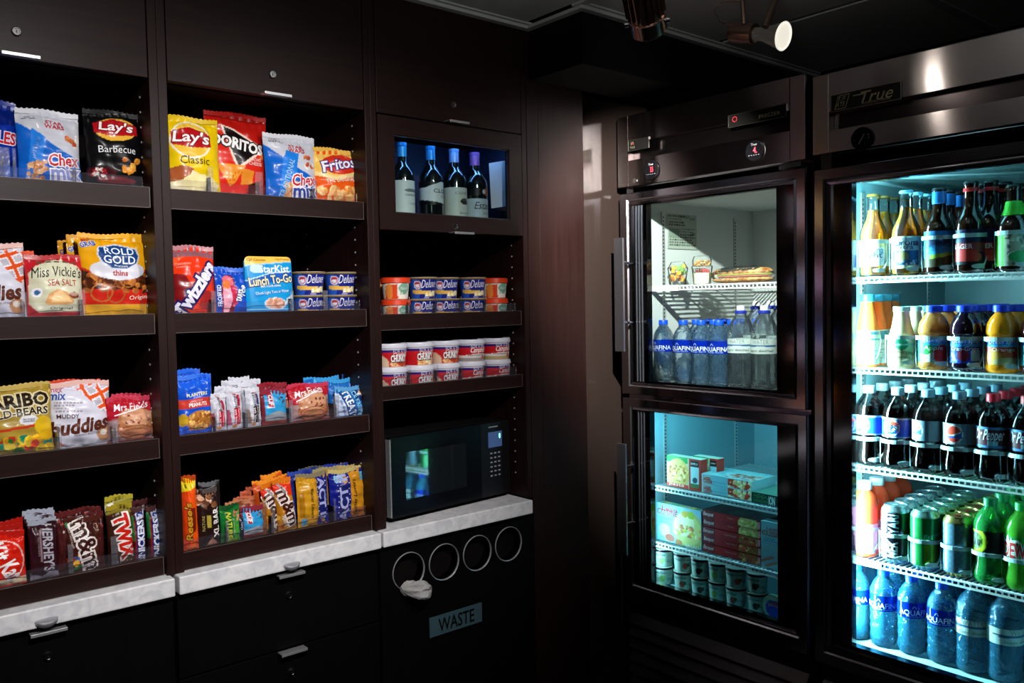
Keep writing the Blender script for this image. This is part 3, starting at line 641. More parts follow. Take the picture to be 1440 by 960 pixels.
cbl = MB(); P0 = Vector(onX(1032, 38, 1.66)); pts = [Vector(onX(*q, 1.66)) for q in ((1030, 36), (1012, 30), (1004, 14), (1015, 4), (1040, 2), (1055, -12))]
cbl.tube(pts, .0016, 6); wb(cbl, 'cable', BRONZE, l1, smooth=True)
l2 = thing('spotlight', (1.41, 1.21, 2.105), 'finned bronze spotlight housing seen from behind at the ceiling', 'lamp')
hd = bpy.data.objects.new('head', None); COL.objects.link(hd); hd.parent = l2; orient(hd, (.75, .45, -.62))
hb(MB().lathe([(.0, .085), (.030, .083), (.034, .07), (.036, 0), (.033, 0)], 32), 'housing', BRONZE)
for k_ in range(20):
    a = 2*math.pi*k_/20; f_ = MB().box(.033, .043, -.0012, .0012, .005, .070); f_.v = [(v[0]*math.cos(a)-v[1]*math.sin(a), v[0]*math.sin(a)+v[1]*math.cos(a), v[2]) for v in f_.v]; f_.build('fin', BRONZE, hd)
hb(MB().lathe([(.036, 0), (.040, -.002), (.041, -.035), (.036, -.040)], 32), 'bezel', mat('bezel_bronze', (.35, .22, .17), .2, 1))
b = MB(); b.lathe([(0, -.034), (.035, -.035)], 28); hb(b, 'lens', mat('lens_glow_2', (1, 1, .95), .3, emis=(1, .95, .85), es=15))
b = MB(); b.tube([(1.41, 1.21, 2.14), (1.41, 1.21, 2.31)], .008, 10); wb(b, 'stem', MATS['arm_bronze'], l2, smooth=True)
for sx in (-1, 1): wb(MB().tube([(1.42-sx*.018, 1.216+sx*.030, 2.092), (1.42-sx*.025, 1.216+sx*.0415, 2.092)], .005, 10), 'side_screw', CHROME, l2, smooth=True)
# ================================================================== PACKAGES ON THE SHELVES
BZ = {'A': 1.745, 'B': 1.469, 'C': 1.194, 'D': .929, 'B3': 1.4545, 'C3': 1.2635}
def rect(pl, pr, pt, zb, Y, pm=None):
    pm = pm or (pl+pr)/2; x0 = onY(pl, pt+30, Y)[0]; x1 = onY(pr, pt+30, Y)[0]; return (x0+x1)/2, x1-x0, onY(pm, pt, Y)[2]-zb
def pillow(w, h, d, seed, seal=.012, squash=.5, puff=2.6, wr=.0016):
    R = np.random.RandomState(seed); ph = R.uniform(0, 6, 8); s = seal/h
    def f(U, V, off, back=False):
        U = np.asarray(U, float); V = np.asarray(V, float); a = np.clip(1-np.abs(2*U-1)**puff, 0, 1)**.75
        t = np.clip((V-s)/(1-2*s), 0, 1); b = np.sin(np.pi*t)**squash
        edge = 1-b*.8; x = (U-.5)*w*(1-.035*np.sin(np.pi*t)+.006*np.sin(9*V+ph[0]))
        wk = wr*(np.sin(U*17+V*11+ph[1])+np.sin(U*9-V*19+ph[2])+.8*np.sin(U*31+V*7+ph[3])*edge+.6*np.sin(V*43+U*5+ph[4]))*np.minimum(1, a*b*3)*(.45+edge)
        fan = wr*1.6*np.sin(U*46+ph[5])*np.exp(-((np.abs(V-.5)-.43)/.06)**2)*(np.abs(U-.5) < .47)
        y = (d/2)*a*b+wk*(.6 if back else 1)+(.5*fan if not back else 0); z = V*h+.003*np.sin(U*5+ph[6])*V
        return np.stack([x, y if back else -y-off, z], 1)
    return f
def bag(name, label, cat, pl, pr, pt, row, ops, texts, dy=.0, d=.05, rz=0, rx=-4, seal='#cccccc', group=None, seed=1, Y0=1.962, hh=None, cell=.0018, sink=0, squash=.5, m=None, topseal=True, extra=None, roll=0):
    zb = BZ[row] if isinstance(row, str) else row
    cx, w, h = rect(pl, pr, pt, zb, Y0+dy+.02)
    if hh: h = hh
    s_h = (.021+((zb+.021)-1.5)/1.93*.035)/h; vm = lambda v: s_h+(1-s_h)*v      # the lip hides the foot of the pack: print is laid out on what shows above it
    ops = [(o[0], o[1], vm(o[2]))+o[3:] if o[0] in 'eo' else (o[0], o[1], vm(o[2]), o[3], vm(o[4]))+o[5:] if o[0] in 'rsd' else (o[0], [(a, vm(b)) for a, b in o[1]])+o[2:] if o[0] in 'pl' else o for o in ops]
    texts = [(t[0], t[1], vm(t[2]))+t[3:] for t in texts]
    r = thing(name, (cx, Y0+dy+d/2+.004, zb+.0015), label, cat, group, rad(rz), rad(rx)); r.rotation_euler[1] = rad(roll)
    sf = pillow(w, h, d, seed, squash=squash if w > .06 else .36, wr=.0016 if w > .07 else .0009, puff=2.6 if w > .06 else 4); nu = max(14, int(w/cell)); nv = max(20, int(h/cell))
    sheet(sf, ops, h/w, nu, nv, 'pouch', m or FILM, r)
    U, V = np.meshgrid(np.linspace(0, 1, 13), np.linspace(0, 1, 17)); U = U.ravel(); V = V.ravel()
    npmesh('back_sheet', sf(U, V, 0, True), gridq(12, 16)[:, ::-1], m or FILM, paint(ops[:1], U, V, 1), True, r)
    if topseal:
        U, V = np.meshgrid(np.linspace(0, 1, 61), np.linspace(0, 1, 9)); U = U.ravel(); V = V.ravel(); hs = .011
        P = np.stack([(U-.5)*w*.995, -.0012-.0011*np.sin(V*9*np.pi)*(V > .05)+.002*np.sin(U*6+seed), h-hs*.6+V*hs+.0022*min(1, w/.1)*np.sin(U*7+seed)+(V > .99)*.0008*np.sign(np.sin(U*w/.0016))], 1)
        npmesh('top_seal', P, gridq(60, 8), FILM, paint([('f', seal)], U, V, 1), True, r)
    if texts: lettering(texts, sf, w, h, .006, r)
    return r, sf, w, h
# --- row A, first bay
def chex(name, label, pl, pr, pt, dy, rx, seed, trad, g):
    ops = [('f', '#c9ccd6'), ('p', [(-.1, -.1), (1.1, -.1), (1.1, .26), (.72, .42), (.40, .56), (.02, .80), (-.1, .84)], '#0f63c8'),
           ('p', [(.18, -.1), (.42, -.1), (.62, .72), (.40, .76), (.30, .60)] if trad else [(.08, -.1), (.26, -.1), (.42, .58), (.22, .72)], '#1f7fe0'),
           ('s', .12 if not trad else .32, -.02, .42 if not trad else .55, .24, 26, .05, ['#c98a55', '#e0b080', '#a86a3c', '#d89a68'], seed),
           ('s', .74, .50, .97, .68, 8, .06, ['#b8502e', '#d9d4d0', '#c8763c'], seed+1), ('d', .08, .84, .34, .90, 3, '#444444')]
    tx = [('Chex', .70, .29, .50, .20, '#c8202e', {'sh': .12, 'o': '#f2f2f5', 'b': .02, 'ob': .07, 'rot': 6}), ('mix', .72, .11, .46, .22, '#1c3f9c' if trad else '#8f9ad8', {'b': .03, 'o': '#f2f2f5', 'ob': .07, 'rot': 4}),
          ('STAR', .58, .83, .26, .06, '#c02028', {'b': .01}), ('WARS', .58, .765, .30, .075, '#c02028', {'b': .015})]
    tx += [('TRADITIONAL', .36, .30, .72, .10, '#9fd0f5', {'rot': 72, 'b': .01})] if trad else [('SAVORY', .66, .42, .18, .04, '#cfe4fa', {'rot': 8}), ('MAXIMUM', .27, .44, .34, .10, '#3f8ce6', {'rot': 72, 'b': .02})]
    return bag(name, label, 'chip bag', pl, pr, pt, 'A', ops, tx, dy, .045, rx=rx, seal='#d5d7de', group=g, seed=seed)
def mix(s): return s
bag('snack_bag', 'royal blue crinkled chip bag at the frame edge beside the white cereal mix', 'chip bag', -60, 27, 140, 'A', [('f', '#0a2f9c'), ('r', 0, 0, 1, .16, '#2468d8'), ('p', [(0, .62), (1, .72), (1, 1), (0, 1)], '#081f70')], [('RUFFLES', .52, .52, .86, .22, '#c81e2c', {'o': '#e8e8f0', 'b': .03, 'sh': .15})], .012, .06, seal='#0a2a86', seed=3)
chex('snack_bag', 'white and blue cereal snack mix bag between the royal blue and black bags', 24, 114, 156, .004, -5, 11, False, None)
bag('snack_bag', 'black barbecue potato chip bag with round yellow and red logo', 'chip bag', 120, 202, 157, 'A', [('f', '#0b0b0d'), ('e', .52, .75, .37, .22, '#e9b23a'), ('e', .54, .80, .24, .13, '#f0c860'), ('p', [(.14, .84), (.50, .90), (.90, .81), (.90, .68), (.50, .65), (.14, .70)], '#b3121e'),
     ('e', .22, .16, .26, .10, '#3c1016'), ('s', .08, .11, .38, .20, 14, .035, ['#a02028', '#d8c8c0'], 5), ('s', .62, .13, .92, .34, 7, .075, ['#d8892c', '#b8641c', '#e0a040'], 8), ('e', .5, .06, .35, .06, '#6b1a20')],
    [("Lay's", .53, .77, .58, .22, '#f6f2ee', {'sh': .18, 'o': '#8a0c16', 'b': .02, 'rot': -4}), ('Barbecue', .52, .47, .66, .13, '#e8e8ea', {})], .006, .05, seal='#101014', seed=17)
# --- row A, second bay
bag('snack_bag', 'red corn chip bag with black triangle logo and orange chips', 'chip bag', 292, 380, 160, 'A', [('f', '#b81812'), ('e', .35, .40, .55, .5, '#d8281a'), ('p', [(.22, .84), (.44, .80), (.92, .60), (.44, .30), (.33, .50)], '#f0d8c8'), ('p', [(.26, .82), (.42, .78), (.86, .60), (.45, .35), (.36, .52)], '#15090c'),
     ('p', [(.10, .36), (.56, .36), (.38, .14), (.30, .10)], '#e8922c'), ('s', .20, .16, .50, .36, 20, .02, ['#c86a18', '#f0a840'], 2), ('p', [(.50, .32), (.70, .31), (.66, .14), (.48, .13)], '#e08a28'), ('p', [(.80, .45), (.92, .7), (.97, .5)], '#f08838'), ('r', 0, .93, 1, 1, '#8f120e')],
    [('DORITOS', .47, .62, .80, .16, '#f4f0ee', {'o': '#101014', 'b': .04, 'ob': .09, 'rot': -8}), ('NACHO', .73, .45, .20, .05, '#f0d8d0', {'b': .01}), ('CHEESE', .73, .40, .24, .05, '#f0d8d0', {'b': .01})], .038, .05, seal='#a01410', seed=23)
bag('snack_bag', 'yellow classic potato chip bag, first in the second bay', 'chip bag', 237, 311, 166, 'A', [('f', '#ecc80a'), ('e', .42, .68, .38, .36, '#f2eee0'), ('e', .42, .68, .35, .33, '#eec23c'), ('e', .44, .73, .24, .20, '#f4d860'), ('p', [(.06, .80), (.42, .86), (.80, .76), (.80, .60), (.42, .56), (.06, .62)], '#b8141c'),
     ('e', .15, .20, .30, .16, '#a8572e', 10), ('p', [(0, 0), (.9, 0), (.95, .10), (.4, .26), (.3, .14), (0, .10)], '#f4e8b8'), ('e', .55, .10, .34, .16, '#f3e6a8')],
    [("Lay's", .43, .695, .66, .28, '#f8f4f0', {'sh': .18, 'o': '#8a0c16', 'b': .02, 'rot': -3}), ('Classic', .46, .40, .56, .15, '#3c3010', {})], .004, .05, seal='#dcb808', seed=31)
chex('snack_bag', 'white and blue traditional cereal mix bag beside the red corn chips', 374, 447, 191, .002, -4, 41, True, None)
bag('snack_bag', 'small orange and yellow corn chip bag, last on the top shelf', 'chip bag', 444, 505, 211, 'A', [('f', '#e85a14'), ('p', [(-.1, .50), (.4, .42), (1.1, .62), (1.1, 1.1), (-.1, 1.1)], '#f2c45c'), ('e', .55, .70, .42, .21, '#d8301c'), ('p', [(0, .48), (.45, .38), (1, .50), (1, .58), (.45, .46), (0, .56)], '#f6d890'), ('s', .05, .02, .95, .24, 22, .10, ['#e8a860', '#f0c080', '#d88840'], 6)],
    [('Fritos', .53, .71, .78, .22, '#f4f2fa', {'o': '#3a2c7c', 'b': .02, 'rot': 10, 'sh': .1}), ('THE ORIGINAL', .55, .40, .72, .09, '#f8e8d0', {'rot': 6, 'b': .01})], .002, .042, seal='#e8b850', seed=43)
# --- row B, first bay
def muddy(label, pl, pr, pt, row, dy, seed, g):
    return bag('snack_bag', label, 'snack bag', pl, pr, pt, row, [('f', '#d3d4e2'), ('p', [(.28, 1.1), (1.1, 1.1), (1.1, .42), (.86, .50)], '#e0521c'), ('l', [(.28, 1.1), (1.1, 1.1), (1.1, .42), (.86, .50)], 4.2, .36, '#b9b6c0', '#eeeef2'), ('d', .06, .52, .5, .70, 4, '#9a8f98'),
         ('p', [(0, 0), (.22, .0), (.08, .10), (0, .12)], '#c8563a'), ('e', .86, .14, .13, .13, '#c08a60'), ('e', .84, .17, .06, .05, '#e8e0d8')],
        [('mix', .13, .80, .24, .13, '#2a4f9c', {'sh': .2, 'b': .02}), ('Chex', .10, .90, .26, .09, '#c8202e', {'sh': .1}), ('MUDDY', .26, .47, .34, .07, '#4a3436', {'b': .01}), ('buddies', .46, .31, .92, .24, '#5a2a1c', {'b': .035, 'rot': 6, 'sh': .2}), ('PEANUT BUTTER', .56, .17, .42, .035, '#8a7a80', {'rot': 4})], dy, .055, seal='#d8b0a8', seed=seed, group=g)
muddy('white and orange lattice snack bag beside the cream salted chips', -62, 37, 344, 'B', .006, 51, None)
bag('snack_bag', 'spare orange lattice bag peeking out behind the cream salted chips', 'snack bag', -20, 52, 356, 'B', [('f', '#d8d8e0'), ('l', [(0, .8), (1, .8), (1, 1.1), (0, 1.1)], 5, .36, '#b9b6c0', '#eeeef2'), ('r', .6, .9, 1, 1, '#d84818')], [], .07, .05, seal='#d84818', seed=52)
bag('snack_bag', 'cream and red bag of salted chips with script lettering', 'chip bag', 37, 119, 361, 'B', [('f', '#b8202a'), ('p', [(.04, .72), (.18, .84), (.34, .88), (.42, .95), (.62, .95), (.70, .88), (.90, .84), (.99, .76), (.99, .16), (.86, .04), (.18, .04), (.02, .20)], '#d2d3b6'), ('p', [(.28, .20), (.34, .34), (.50, .42), (.66, .38), (.80, .22), (.76, .17), (.34, .16)], '#dca468'),
     ('p', [(.38, .20), (.44, .36), (.56, .40), (.68, .30), (.76, .21)], '#eec890'), ('e', .80, .32, .10, .06, '#8a4434'), ('e', .80, .34, .085, .035, '#c8a090'), ('e', .15, .38, .09, .09, '#f0f0f6'), ('e', .15, .38, .05, .05, '#3a6a9c'), ('d', .2, .86, .9, .90, 1, '#40503c')],
    [('Miss Vickie’s', .53, .72, .88, .20, '#23221c', {'sh': .12}), ('SEA SALT', .60, .53, .52, .12, '#b03028', {}), ('Original', .56, .10, .4, .06, '#4a5040', {'sh': .2})], .004, .055, seal='#a8161e', seed=53)
gold = [('f', '#e0a010'), ('p', [(-.1, -.1), (1.1, -.1), (1.1, .14), (-.1, .10)], '#e0a412'), ('r', 0, .12, 1, .60, '#c22418'), ('r', 0, .30, 1, .56, '#3a1c0e'), ('s', .05, .28, .95, .52, 60, .06, ['#9c5424', '#6a3214', '#b87030', '#482010'], 9),
        ('o', .25, .26, .15, .14, .022, '#b06a34'), ('o', .44, .24, .13, .13, .022, '#a05c2c'), ('o', .62, .42, .13, .11, .022, '#a86434'), ('o', .32, .40, .13, .09, .022, '#8c4c22'), ('e', .48, .75, .62, .36, '#b8301c'), ('e', .48, .78, .62, .36, '#e0a010'), ('e', .5, .55, .40, .15, '#d2d2dc'), ('p', [(.06, .70), (.5, .60), (.96, .70), (.96, 1.1), (.06, 1.1)], '#e0a010'),
        ('p', [(.24, .84), (.50, .90), (.80, .84), (.84, .74), (.80, .64), (.62, .56), (.40, .56), (.26, .64), (.22, .74)], '#c8d4e4'), ('p', [(.26, .83), (.50, .885), (.78, .83), (.82, .74), (.78, .65), (.62, .575), (.40, .575), (.28, .65), (.24, .74)], '#173f7c')]
gt = [('ROLD', .54, .80, .42, .105, '#e6ecf4', {'b': .01, 'rot': -1}), ('GOLD', .53, .685, .46, .12, '#e6ecf4', {'b': .015}), ('Pretzels', .54, .605, .2, .035, '#e6ecf4', {'sh': .2}), ('thins', .52, .515, .22, .08, '#b01c24', {'b': .02}), ('Original', .80, .20, .34, .08, '#f2e4d0', {'rot': 5, 'sh': .2}),
      ('GRAB', .12, .87, .20, .07, '#20409c', {'b': .03, 'rot': 12, 'o': '#e8e8f0', 'ob': .06}), ('BIG', .10, .925, .11, .04, '#b8202c', {'b': .02, 'rot': 12})]
bag('snack_bag', 'rearmost yellow pretzel bag peeking from behind two others', 'snack bag', 84, 180, 342, 'B', [('f', '#d89a10')], [('GRAB', .12, .86, .20, .07, '#20409c', {'b': .03, 'rot': 12})], .115, .04, seal='#c88c10', seed=56, rx=-3)
bag('snack_bag', 'second yellow pretzel bag peeking from behind the front one', 'snack bag', 96, 195, 335, 'B', [('f', '#dc9e10')], [('GRAB', .12, .87, .20, .07, '#20409c', {'b': .03, 'rot': 12, 'o': '#e8e8f0', 'ob': .06})], .07, .04, seal='#cc9010', seed=57, rx=-3)
bag('snack_bag', 'yellow pretzel bag with dark blue shield logo', 'snack bag', 114, 214, 331, 'B', gold, gt, .004, .06, seal='#e0a418', seed=59)
# --- row B, second bay
bag('candy_bag', 'orange red bag of licorice twists with clear top', 'candy bag', 241, 305, 348, 'B', [('f', '#e03410'), ('r', 0, .84, 1, 1.1, '#8c5a62'), ('p', [(0, .2), (0, .6), (.26, .56), (.40, .40), (.22, .1)], '#7c1418'), ('p', [(.55, .06), (.62, .34), (.96, .30), (.94, 0)], '#9c2424'), ('p', [(0, .84), (0, .68), (.3, .84)], '#f05428'), ('r', 0, 0, .1, .12, '#e84860')],
    [('Twizzlers', .50, .36, 1.38, .27, '#e6e4f4', {'rot': 55, 'o': '#20185c', 'b': .05, 'ob': .11}), ('STRAWBERRY', .26, .73, .34, .05, '#f8b8a0', {}), ('TWISTS', .22, .68, .22, .04, '#f8b8a0', {})], .008, .05, seal='#b07880', seed=61)
bag('snack_packet', 'blue foil pastry packet with pink frosted picture', 'snack packet', 303, 350, 379, 'B', [('f', '#124ab8'), ('s', .05, .7, .95, .98, 14, .015, ['#5a8ae0'], 3), ('p', [(.14, -.1), (.16, .72), (.26, .84), (.46, .88), (.56, .70), (.52, .50), (.58, .30), (.44, -.1)], '#7c1830'), ('p', [(.18, -.1), (.18, .70), (.28, .80), (.42, .80), (.40, .50), (.46, .30), (.32, -.1)], '#e8a0b4'), ('e', .34, .70, .16, .18, '#d86878'), ('e', .28, .62, .12, .13, '#e07838'), ('p', [(.40, .62), (.58, .60), (.62, .20), (.46, .10)], '#c02c50')],
    [('POP', .80, .50, .30, .16, '#e8ecf8', {'b': .05, 'rot': 75, 'o': '#102868'}), ('TARTS', .67, .38, .36, .15, '#e8ecf8', {'b': .05, 'rot': 75, 'o': '#102868'}), ('FROSTED', .08, .36, .60, .10, '#dfe6f8', {'rot': 90, 'b': .02})], .010, .030, seal='#3a6cd0', seed=63)
def rounded(w, h, d, seed):
    def f(U, V, off, back=False):
        U = np.asarray(U, float); V = np.asarray(V, float); a = (1-np.abs(2*U-1)**6); b = (1-np.abs(2*V-1)**8)
        x = (U-.5)*w; y = .003+(d/2-.003)*np.clip(a*b, 0, 1)*(1-.55*V); rr = .10
        e = np.clip((np.abs(U-.5)-.5+rr)/rr, 0, 1)*(V > .5); z = V*h; lim = h-rr*w*(1-np.sqrt(np.clip(1-e**2, 0, 1))); z = np.minimum(z, lim)
        return np.stack([x, y if back else -y-off+.0006*np.sin(U*13+V*9)*a*b, z], 1)
    return f
cx, w_, h_ = rect(345, 411, 361, BZ['B'], 1.985)
tp = thing('tuna_pouch', (cx, 1.985, BZ['B']+.001), 'turquoise tuna lunch pouch with yellow top band', 'food pouch', rx=rad(-3)); sf = rounded(w_, h_, .03, 1)
tops = [('f', '#1193d2'), ('p', [(0, .84), (1, .92), (1, 1.1), (0, 1.1)], '#f0c050'), ('p', [(0, .84), (1, .915), (1, .93), (0, .86)], '#9fd0e8'), ('p', [(0, .48), (.5, .58), (1, .60), (1, .76), (.5, .72), (0, .60)], '#1259b8'), ('p', [(0, .60), (.5, .72), (1, .76), (1, .775), (.5, .738), (0, .62)], '#bfe2f4'), ('r', 0, 0, 1, .155, '#0c74bc'), ('r', 0, .155, 1, .165, '#8cd0f0'),
        ('p', [(.14, .33), (.14, .40), (.80, .46), (.96, .49), (.96, .43), (.5, .40)], '#0c80c6'), ('e', .58, .245, .235, .125, '#cfd8de'), ('e', .58, .25, .20, .10, '#d8a890'), ('s', .42, .19, .74, .31, 16, .06, ['#b87c60', '#e4bca8', '#c89078'], 4), ('p', [(.76, .20), (1, .33), (1, .41), (.84, .33)], '#d0dde6'), ('e', .88, .06, .10, .07, '#e8a848'), ('e', .22, .80, .13, .09, '#bfe4f6')]
sheet(sf, tops, h_/w_, 56, 70, 'pouch', FILM, tp)
U, V = np.meshgrid(np.linspace(0, 1, 13), np.linspace(0, 1, 17)); npmesh('back_sheet', sf(U.ravel(), V.ravel(), 0, True), gridq(12, 16)[:, ::-1], FILM, paint([('f', '#1193d2')], U.ravel(), V.ravel(), 1), True, tp)
lettering([('StarKist', .60, .80, .64, .15, '#eef6fa', {'b': .02, 'rot': 1}), ('Lunch To-Go', .52, .625, .92, .17, '#e8dca8', {'b': .025, 'rot': 6, 'o': '#16407c'}), ('MIX YOUR OWN', .50, .525, .42, .04, '#e8f0f8', {'b': .015, 'rot': 3}), ('Chunk Light Tuna in Water', .53, .425, .72, .075, '#e8f4fa', {'rot': 5}),
           ('120 Calories', .24, .945, .38, .05, '#9c5a14', {'rot': 0}), ('10g Protein', .80, .955, .32, .045, '#9c5a14', {}), ('mayonnaise', .40, .10, .2, .035, '#bfe4f6', {}), ('crackers', .64, .06, .2, .05, '#bfe4f6', {'rot': 20})], sf, w_, h_, .008, tp)
# --- cups
def lathe_surf(prof):
    zz = np.array([p[1] for p in prof]); rr = np.array([p[0] for p in prof])
    def mk(z0, z1):
        def f(U, V, off):
            z = z0+np.asarray(V)*(z1-z0); r = np.interp(z, zz, rr)+.0003+off; a = (np.asarray(U)-.5)*np.pi
            return np.stack([r*np.sin(a), -r*np.cos(a), z], 1)
        return f
    return mk
def cupitem(name, label, cat, loc, prof, zone, ops, texts, body, lid=None, lidcol='#ffffff', rim=None, group=None, rz=0, lm=None, bm_=None, n=40, lidname='lid', full=True):
    r = thing(name, loc, label, cat, group, rz)
    MB().lathe([(0, prof[0][1])]+prof, n).build('body', bm_ or mat('cup_'+body, L(body), .4), r, smooth=True) if not hasattr(body, 'name') else MB().lathe([(0, prof[0][1])]+prof, n).build('body', body, r, smooth=True)
    mk = lathe_surf(prof); sf = mk(*zone); rm = np.interp((zone[0]+zone[1])/2, [p[1] for p in prof], [p[0] for p in prof]); W = math.pi*rm; Hh = zone[1]-zone[0]
    if ops: sheet(sf, ops, Hh/W, 84, max(10, int(Hh/.0022)), 'label', lm or CARD, r, -.5, 1.5)
    if texts: lettering(texts, sf, W, Hh, .005, r)
    if lid: MB().lathe(lid, n).build(lidname, mat('lid_'+lidcol, L(lidcol), .35), r, smooth=True)
    if rim: MB().lathe(rim[0], n).build('rim', mat('rim_'+rim[1], L(rim[1]), .3, .6), r, smooth=True)
    return r
def dx_cup(loc, label, r_, h, g, rz, first=[None]):
    if first[0] is not None: return dup(first[0], loc, label, g, rz)
    prof = [(r_*.74, 0), (r_*.76, .002), (r_*.93, h-.006), (r_*.93, h-.004)]
    first[0] = cupitem('cheese_cup', label, 'food cup', loc, prof, (.001, h-.005), [('f', '#14207c'), ('p', [(-.5, .0), (.34, 0), (.42, .5), (.30, 1), (-.5, 1)], '#1f52b4'), ('e', .32, .70, .10, .10, '#d8d4e8'), ('e', .32, .70, .075, .075, '#b03040'), ('e', .32, .66, .06, .04, '#e8e4f0'), ('p', [(.16, .26), (.62, .20), (.62, .40), (.16, .44)], '#e8b850'),
        ('s', .54, .14, .84, .38, 16, .06, ['#f2dc9c', '#e8c878', '#f8ecc0'], 2), ('p', [(.88, .0), (1.0, 0), (1.05, .6), (.95, .6)], '#dfe4f4'), ('r', .5, .02, .62, .08, '#b8b0d8')],
        [('Deluxe', .62, .76, .38, .19, '#eceaf8', {'sh': .25, 'rot': 3})], '#14207c', [(0, h-.003), (r_*.93, h-.003), (r_, h-.0025), (r_, h), (0, h+.0005)], '#cfcbd0', ([(r_*.94, h-.006), (r_*1.0, h-.005), (r_*1.015, h-.002), (r_*.99, h)], '#c0a050'), g, rz)
    return first[0]
def cup_pos(pc, pt, zb, Y): x, y, z = onY(pc, pt, Y); return x, z-zb
YB = 2.005
rB = (onY(455, 400, YB)[0]-onY(412, 400, YB)[0])/2*1.02; hB = (onY(478, 383, YB)[2]-BZ['B'])/2
for j, (pc, dy) in enumerate(((434, .0), (478, .0))):
    x = onY(pc, 400, YB)[0]
    for k in (0, 1): dx_cup((x, YB+dy, BZ['B']+k*hB), 'blue cheese pasta cup, %s, %s' % (('standing nearer the tuna pouch', 'standing farther from the tuna pouch')[j], ('bottom of its pair', 'stacked on top')[k]), rB, hB, 'blue cheese pasta cups', rad(-18))
dx_cup((onY(436, 400, YB)[0]-.012, YB+.105, BZ['B']+hB), 'upper blue pasta cup standing in the second row behind the tuna pouch', rB, hB, 'blue cheese pasta cups', rad(-22))
dx_cup((onY(436, 400, YB)[0]-.012, YB+.105, BZ['B']), 'lower blue pasta cup standing in the second row behind the tuna pouch', rB, hB, 'blue cheese pasta cups', rad(-22))
# third bay, upper open shelf
r3 = (onY(612, 400, YB)[0]-onY(577, 400, YB)[0])/2; h3 = (onY(594, 390, YB)[2]-BZ['B3'])/2; s3 = hB and h3/hB
for j, pc in enumerate((594, 629, 663)):
    x = onY(pc, 400, YB)[0]
    for k in (0, 1):
        o = dx_cup((x, YB+(0, .012, -.004)[j], BZ['B3']+k*h3), 'blue cheese cup in the third bay, %s of three, %s' % (('nearest the first orange pair', 'middle', 'nearest the last orange pair')[j], ('bottom', 'upper')[k]), rB, hB, 'blue cheese pasta cups', rad(-24-3*j))
        o.scale = (r3/rB, r3/rB, h3/hB)
orange_first = [None]
def orange(loc, label, r_, h):
    if orange_first[0] is not None: return dup(orange_first[0], loc, label, 'orange-lidded noodle cups')
    prof = [(r_*.80, 0), (r_*.82, .002), (r_*.93, h-.016), (r_*.95, h-.012)]
    orange_first[0] = cupitem('noodle_cup', label, 'food cup', loc, prof, (.001, h-.013), [('f', '#e6e2d0'), ('p', [(.14, 0), (.50, 0), (.56, .7), (.48, .86), (.18, .8)], '#e0431c'), ('e', .28, .42, .10, .2, '#e88a3c'), ('e', .68, .50, .20, .30, '#f2f0e4'), ('e', .68, .62, .16, .13, '#7fb49a'), ('d', .56, .2, .8, .5, 3, '#5c9c84')],
        [('Noodle', .68, .62, .22, .08, '#f0f4ec', {'rot': 2})], '#e6e2d0', [(0, h-.001), (r_*.9, h-.001), (r_, h-.003), (r_*1.02, h-.016), (r_*.97, h-.016)], '#e4421c', None, 'orange-lidded noodle cups', rad(-22))
    return orange_first[0]
ro = (onY(573, 400, YB)[0]-onY(538, 400, YB)[0])/2
for j, pc in enumerate((556, 695)):
    x = onY(pc, 400, YB)[0]
    for k in (0, 1): orange((x, YB, BZ['B3']+k*h3), 'orange-lidded noodle cup %s, %s' % (('beside the wood divider', 'at the end of the blue cups')[j], ('bottom of the pair', 'top of the pair')[k]), ro, h3)
orange((onY(565, 400, YB)[0]+.02, YB+.11, BZ['B3']+h3), 'orange-lidded noodle cup standing in the second row behind the first pair', ro, h3)
orange((onY(565, 400, YB)[0]+.02, YB+.11, BZ['B3']), 'orange-lidded noodle cup below the second-row one', ro, h3)
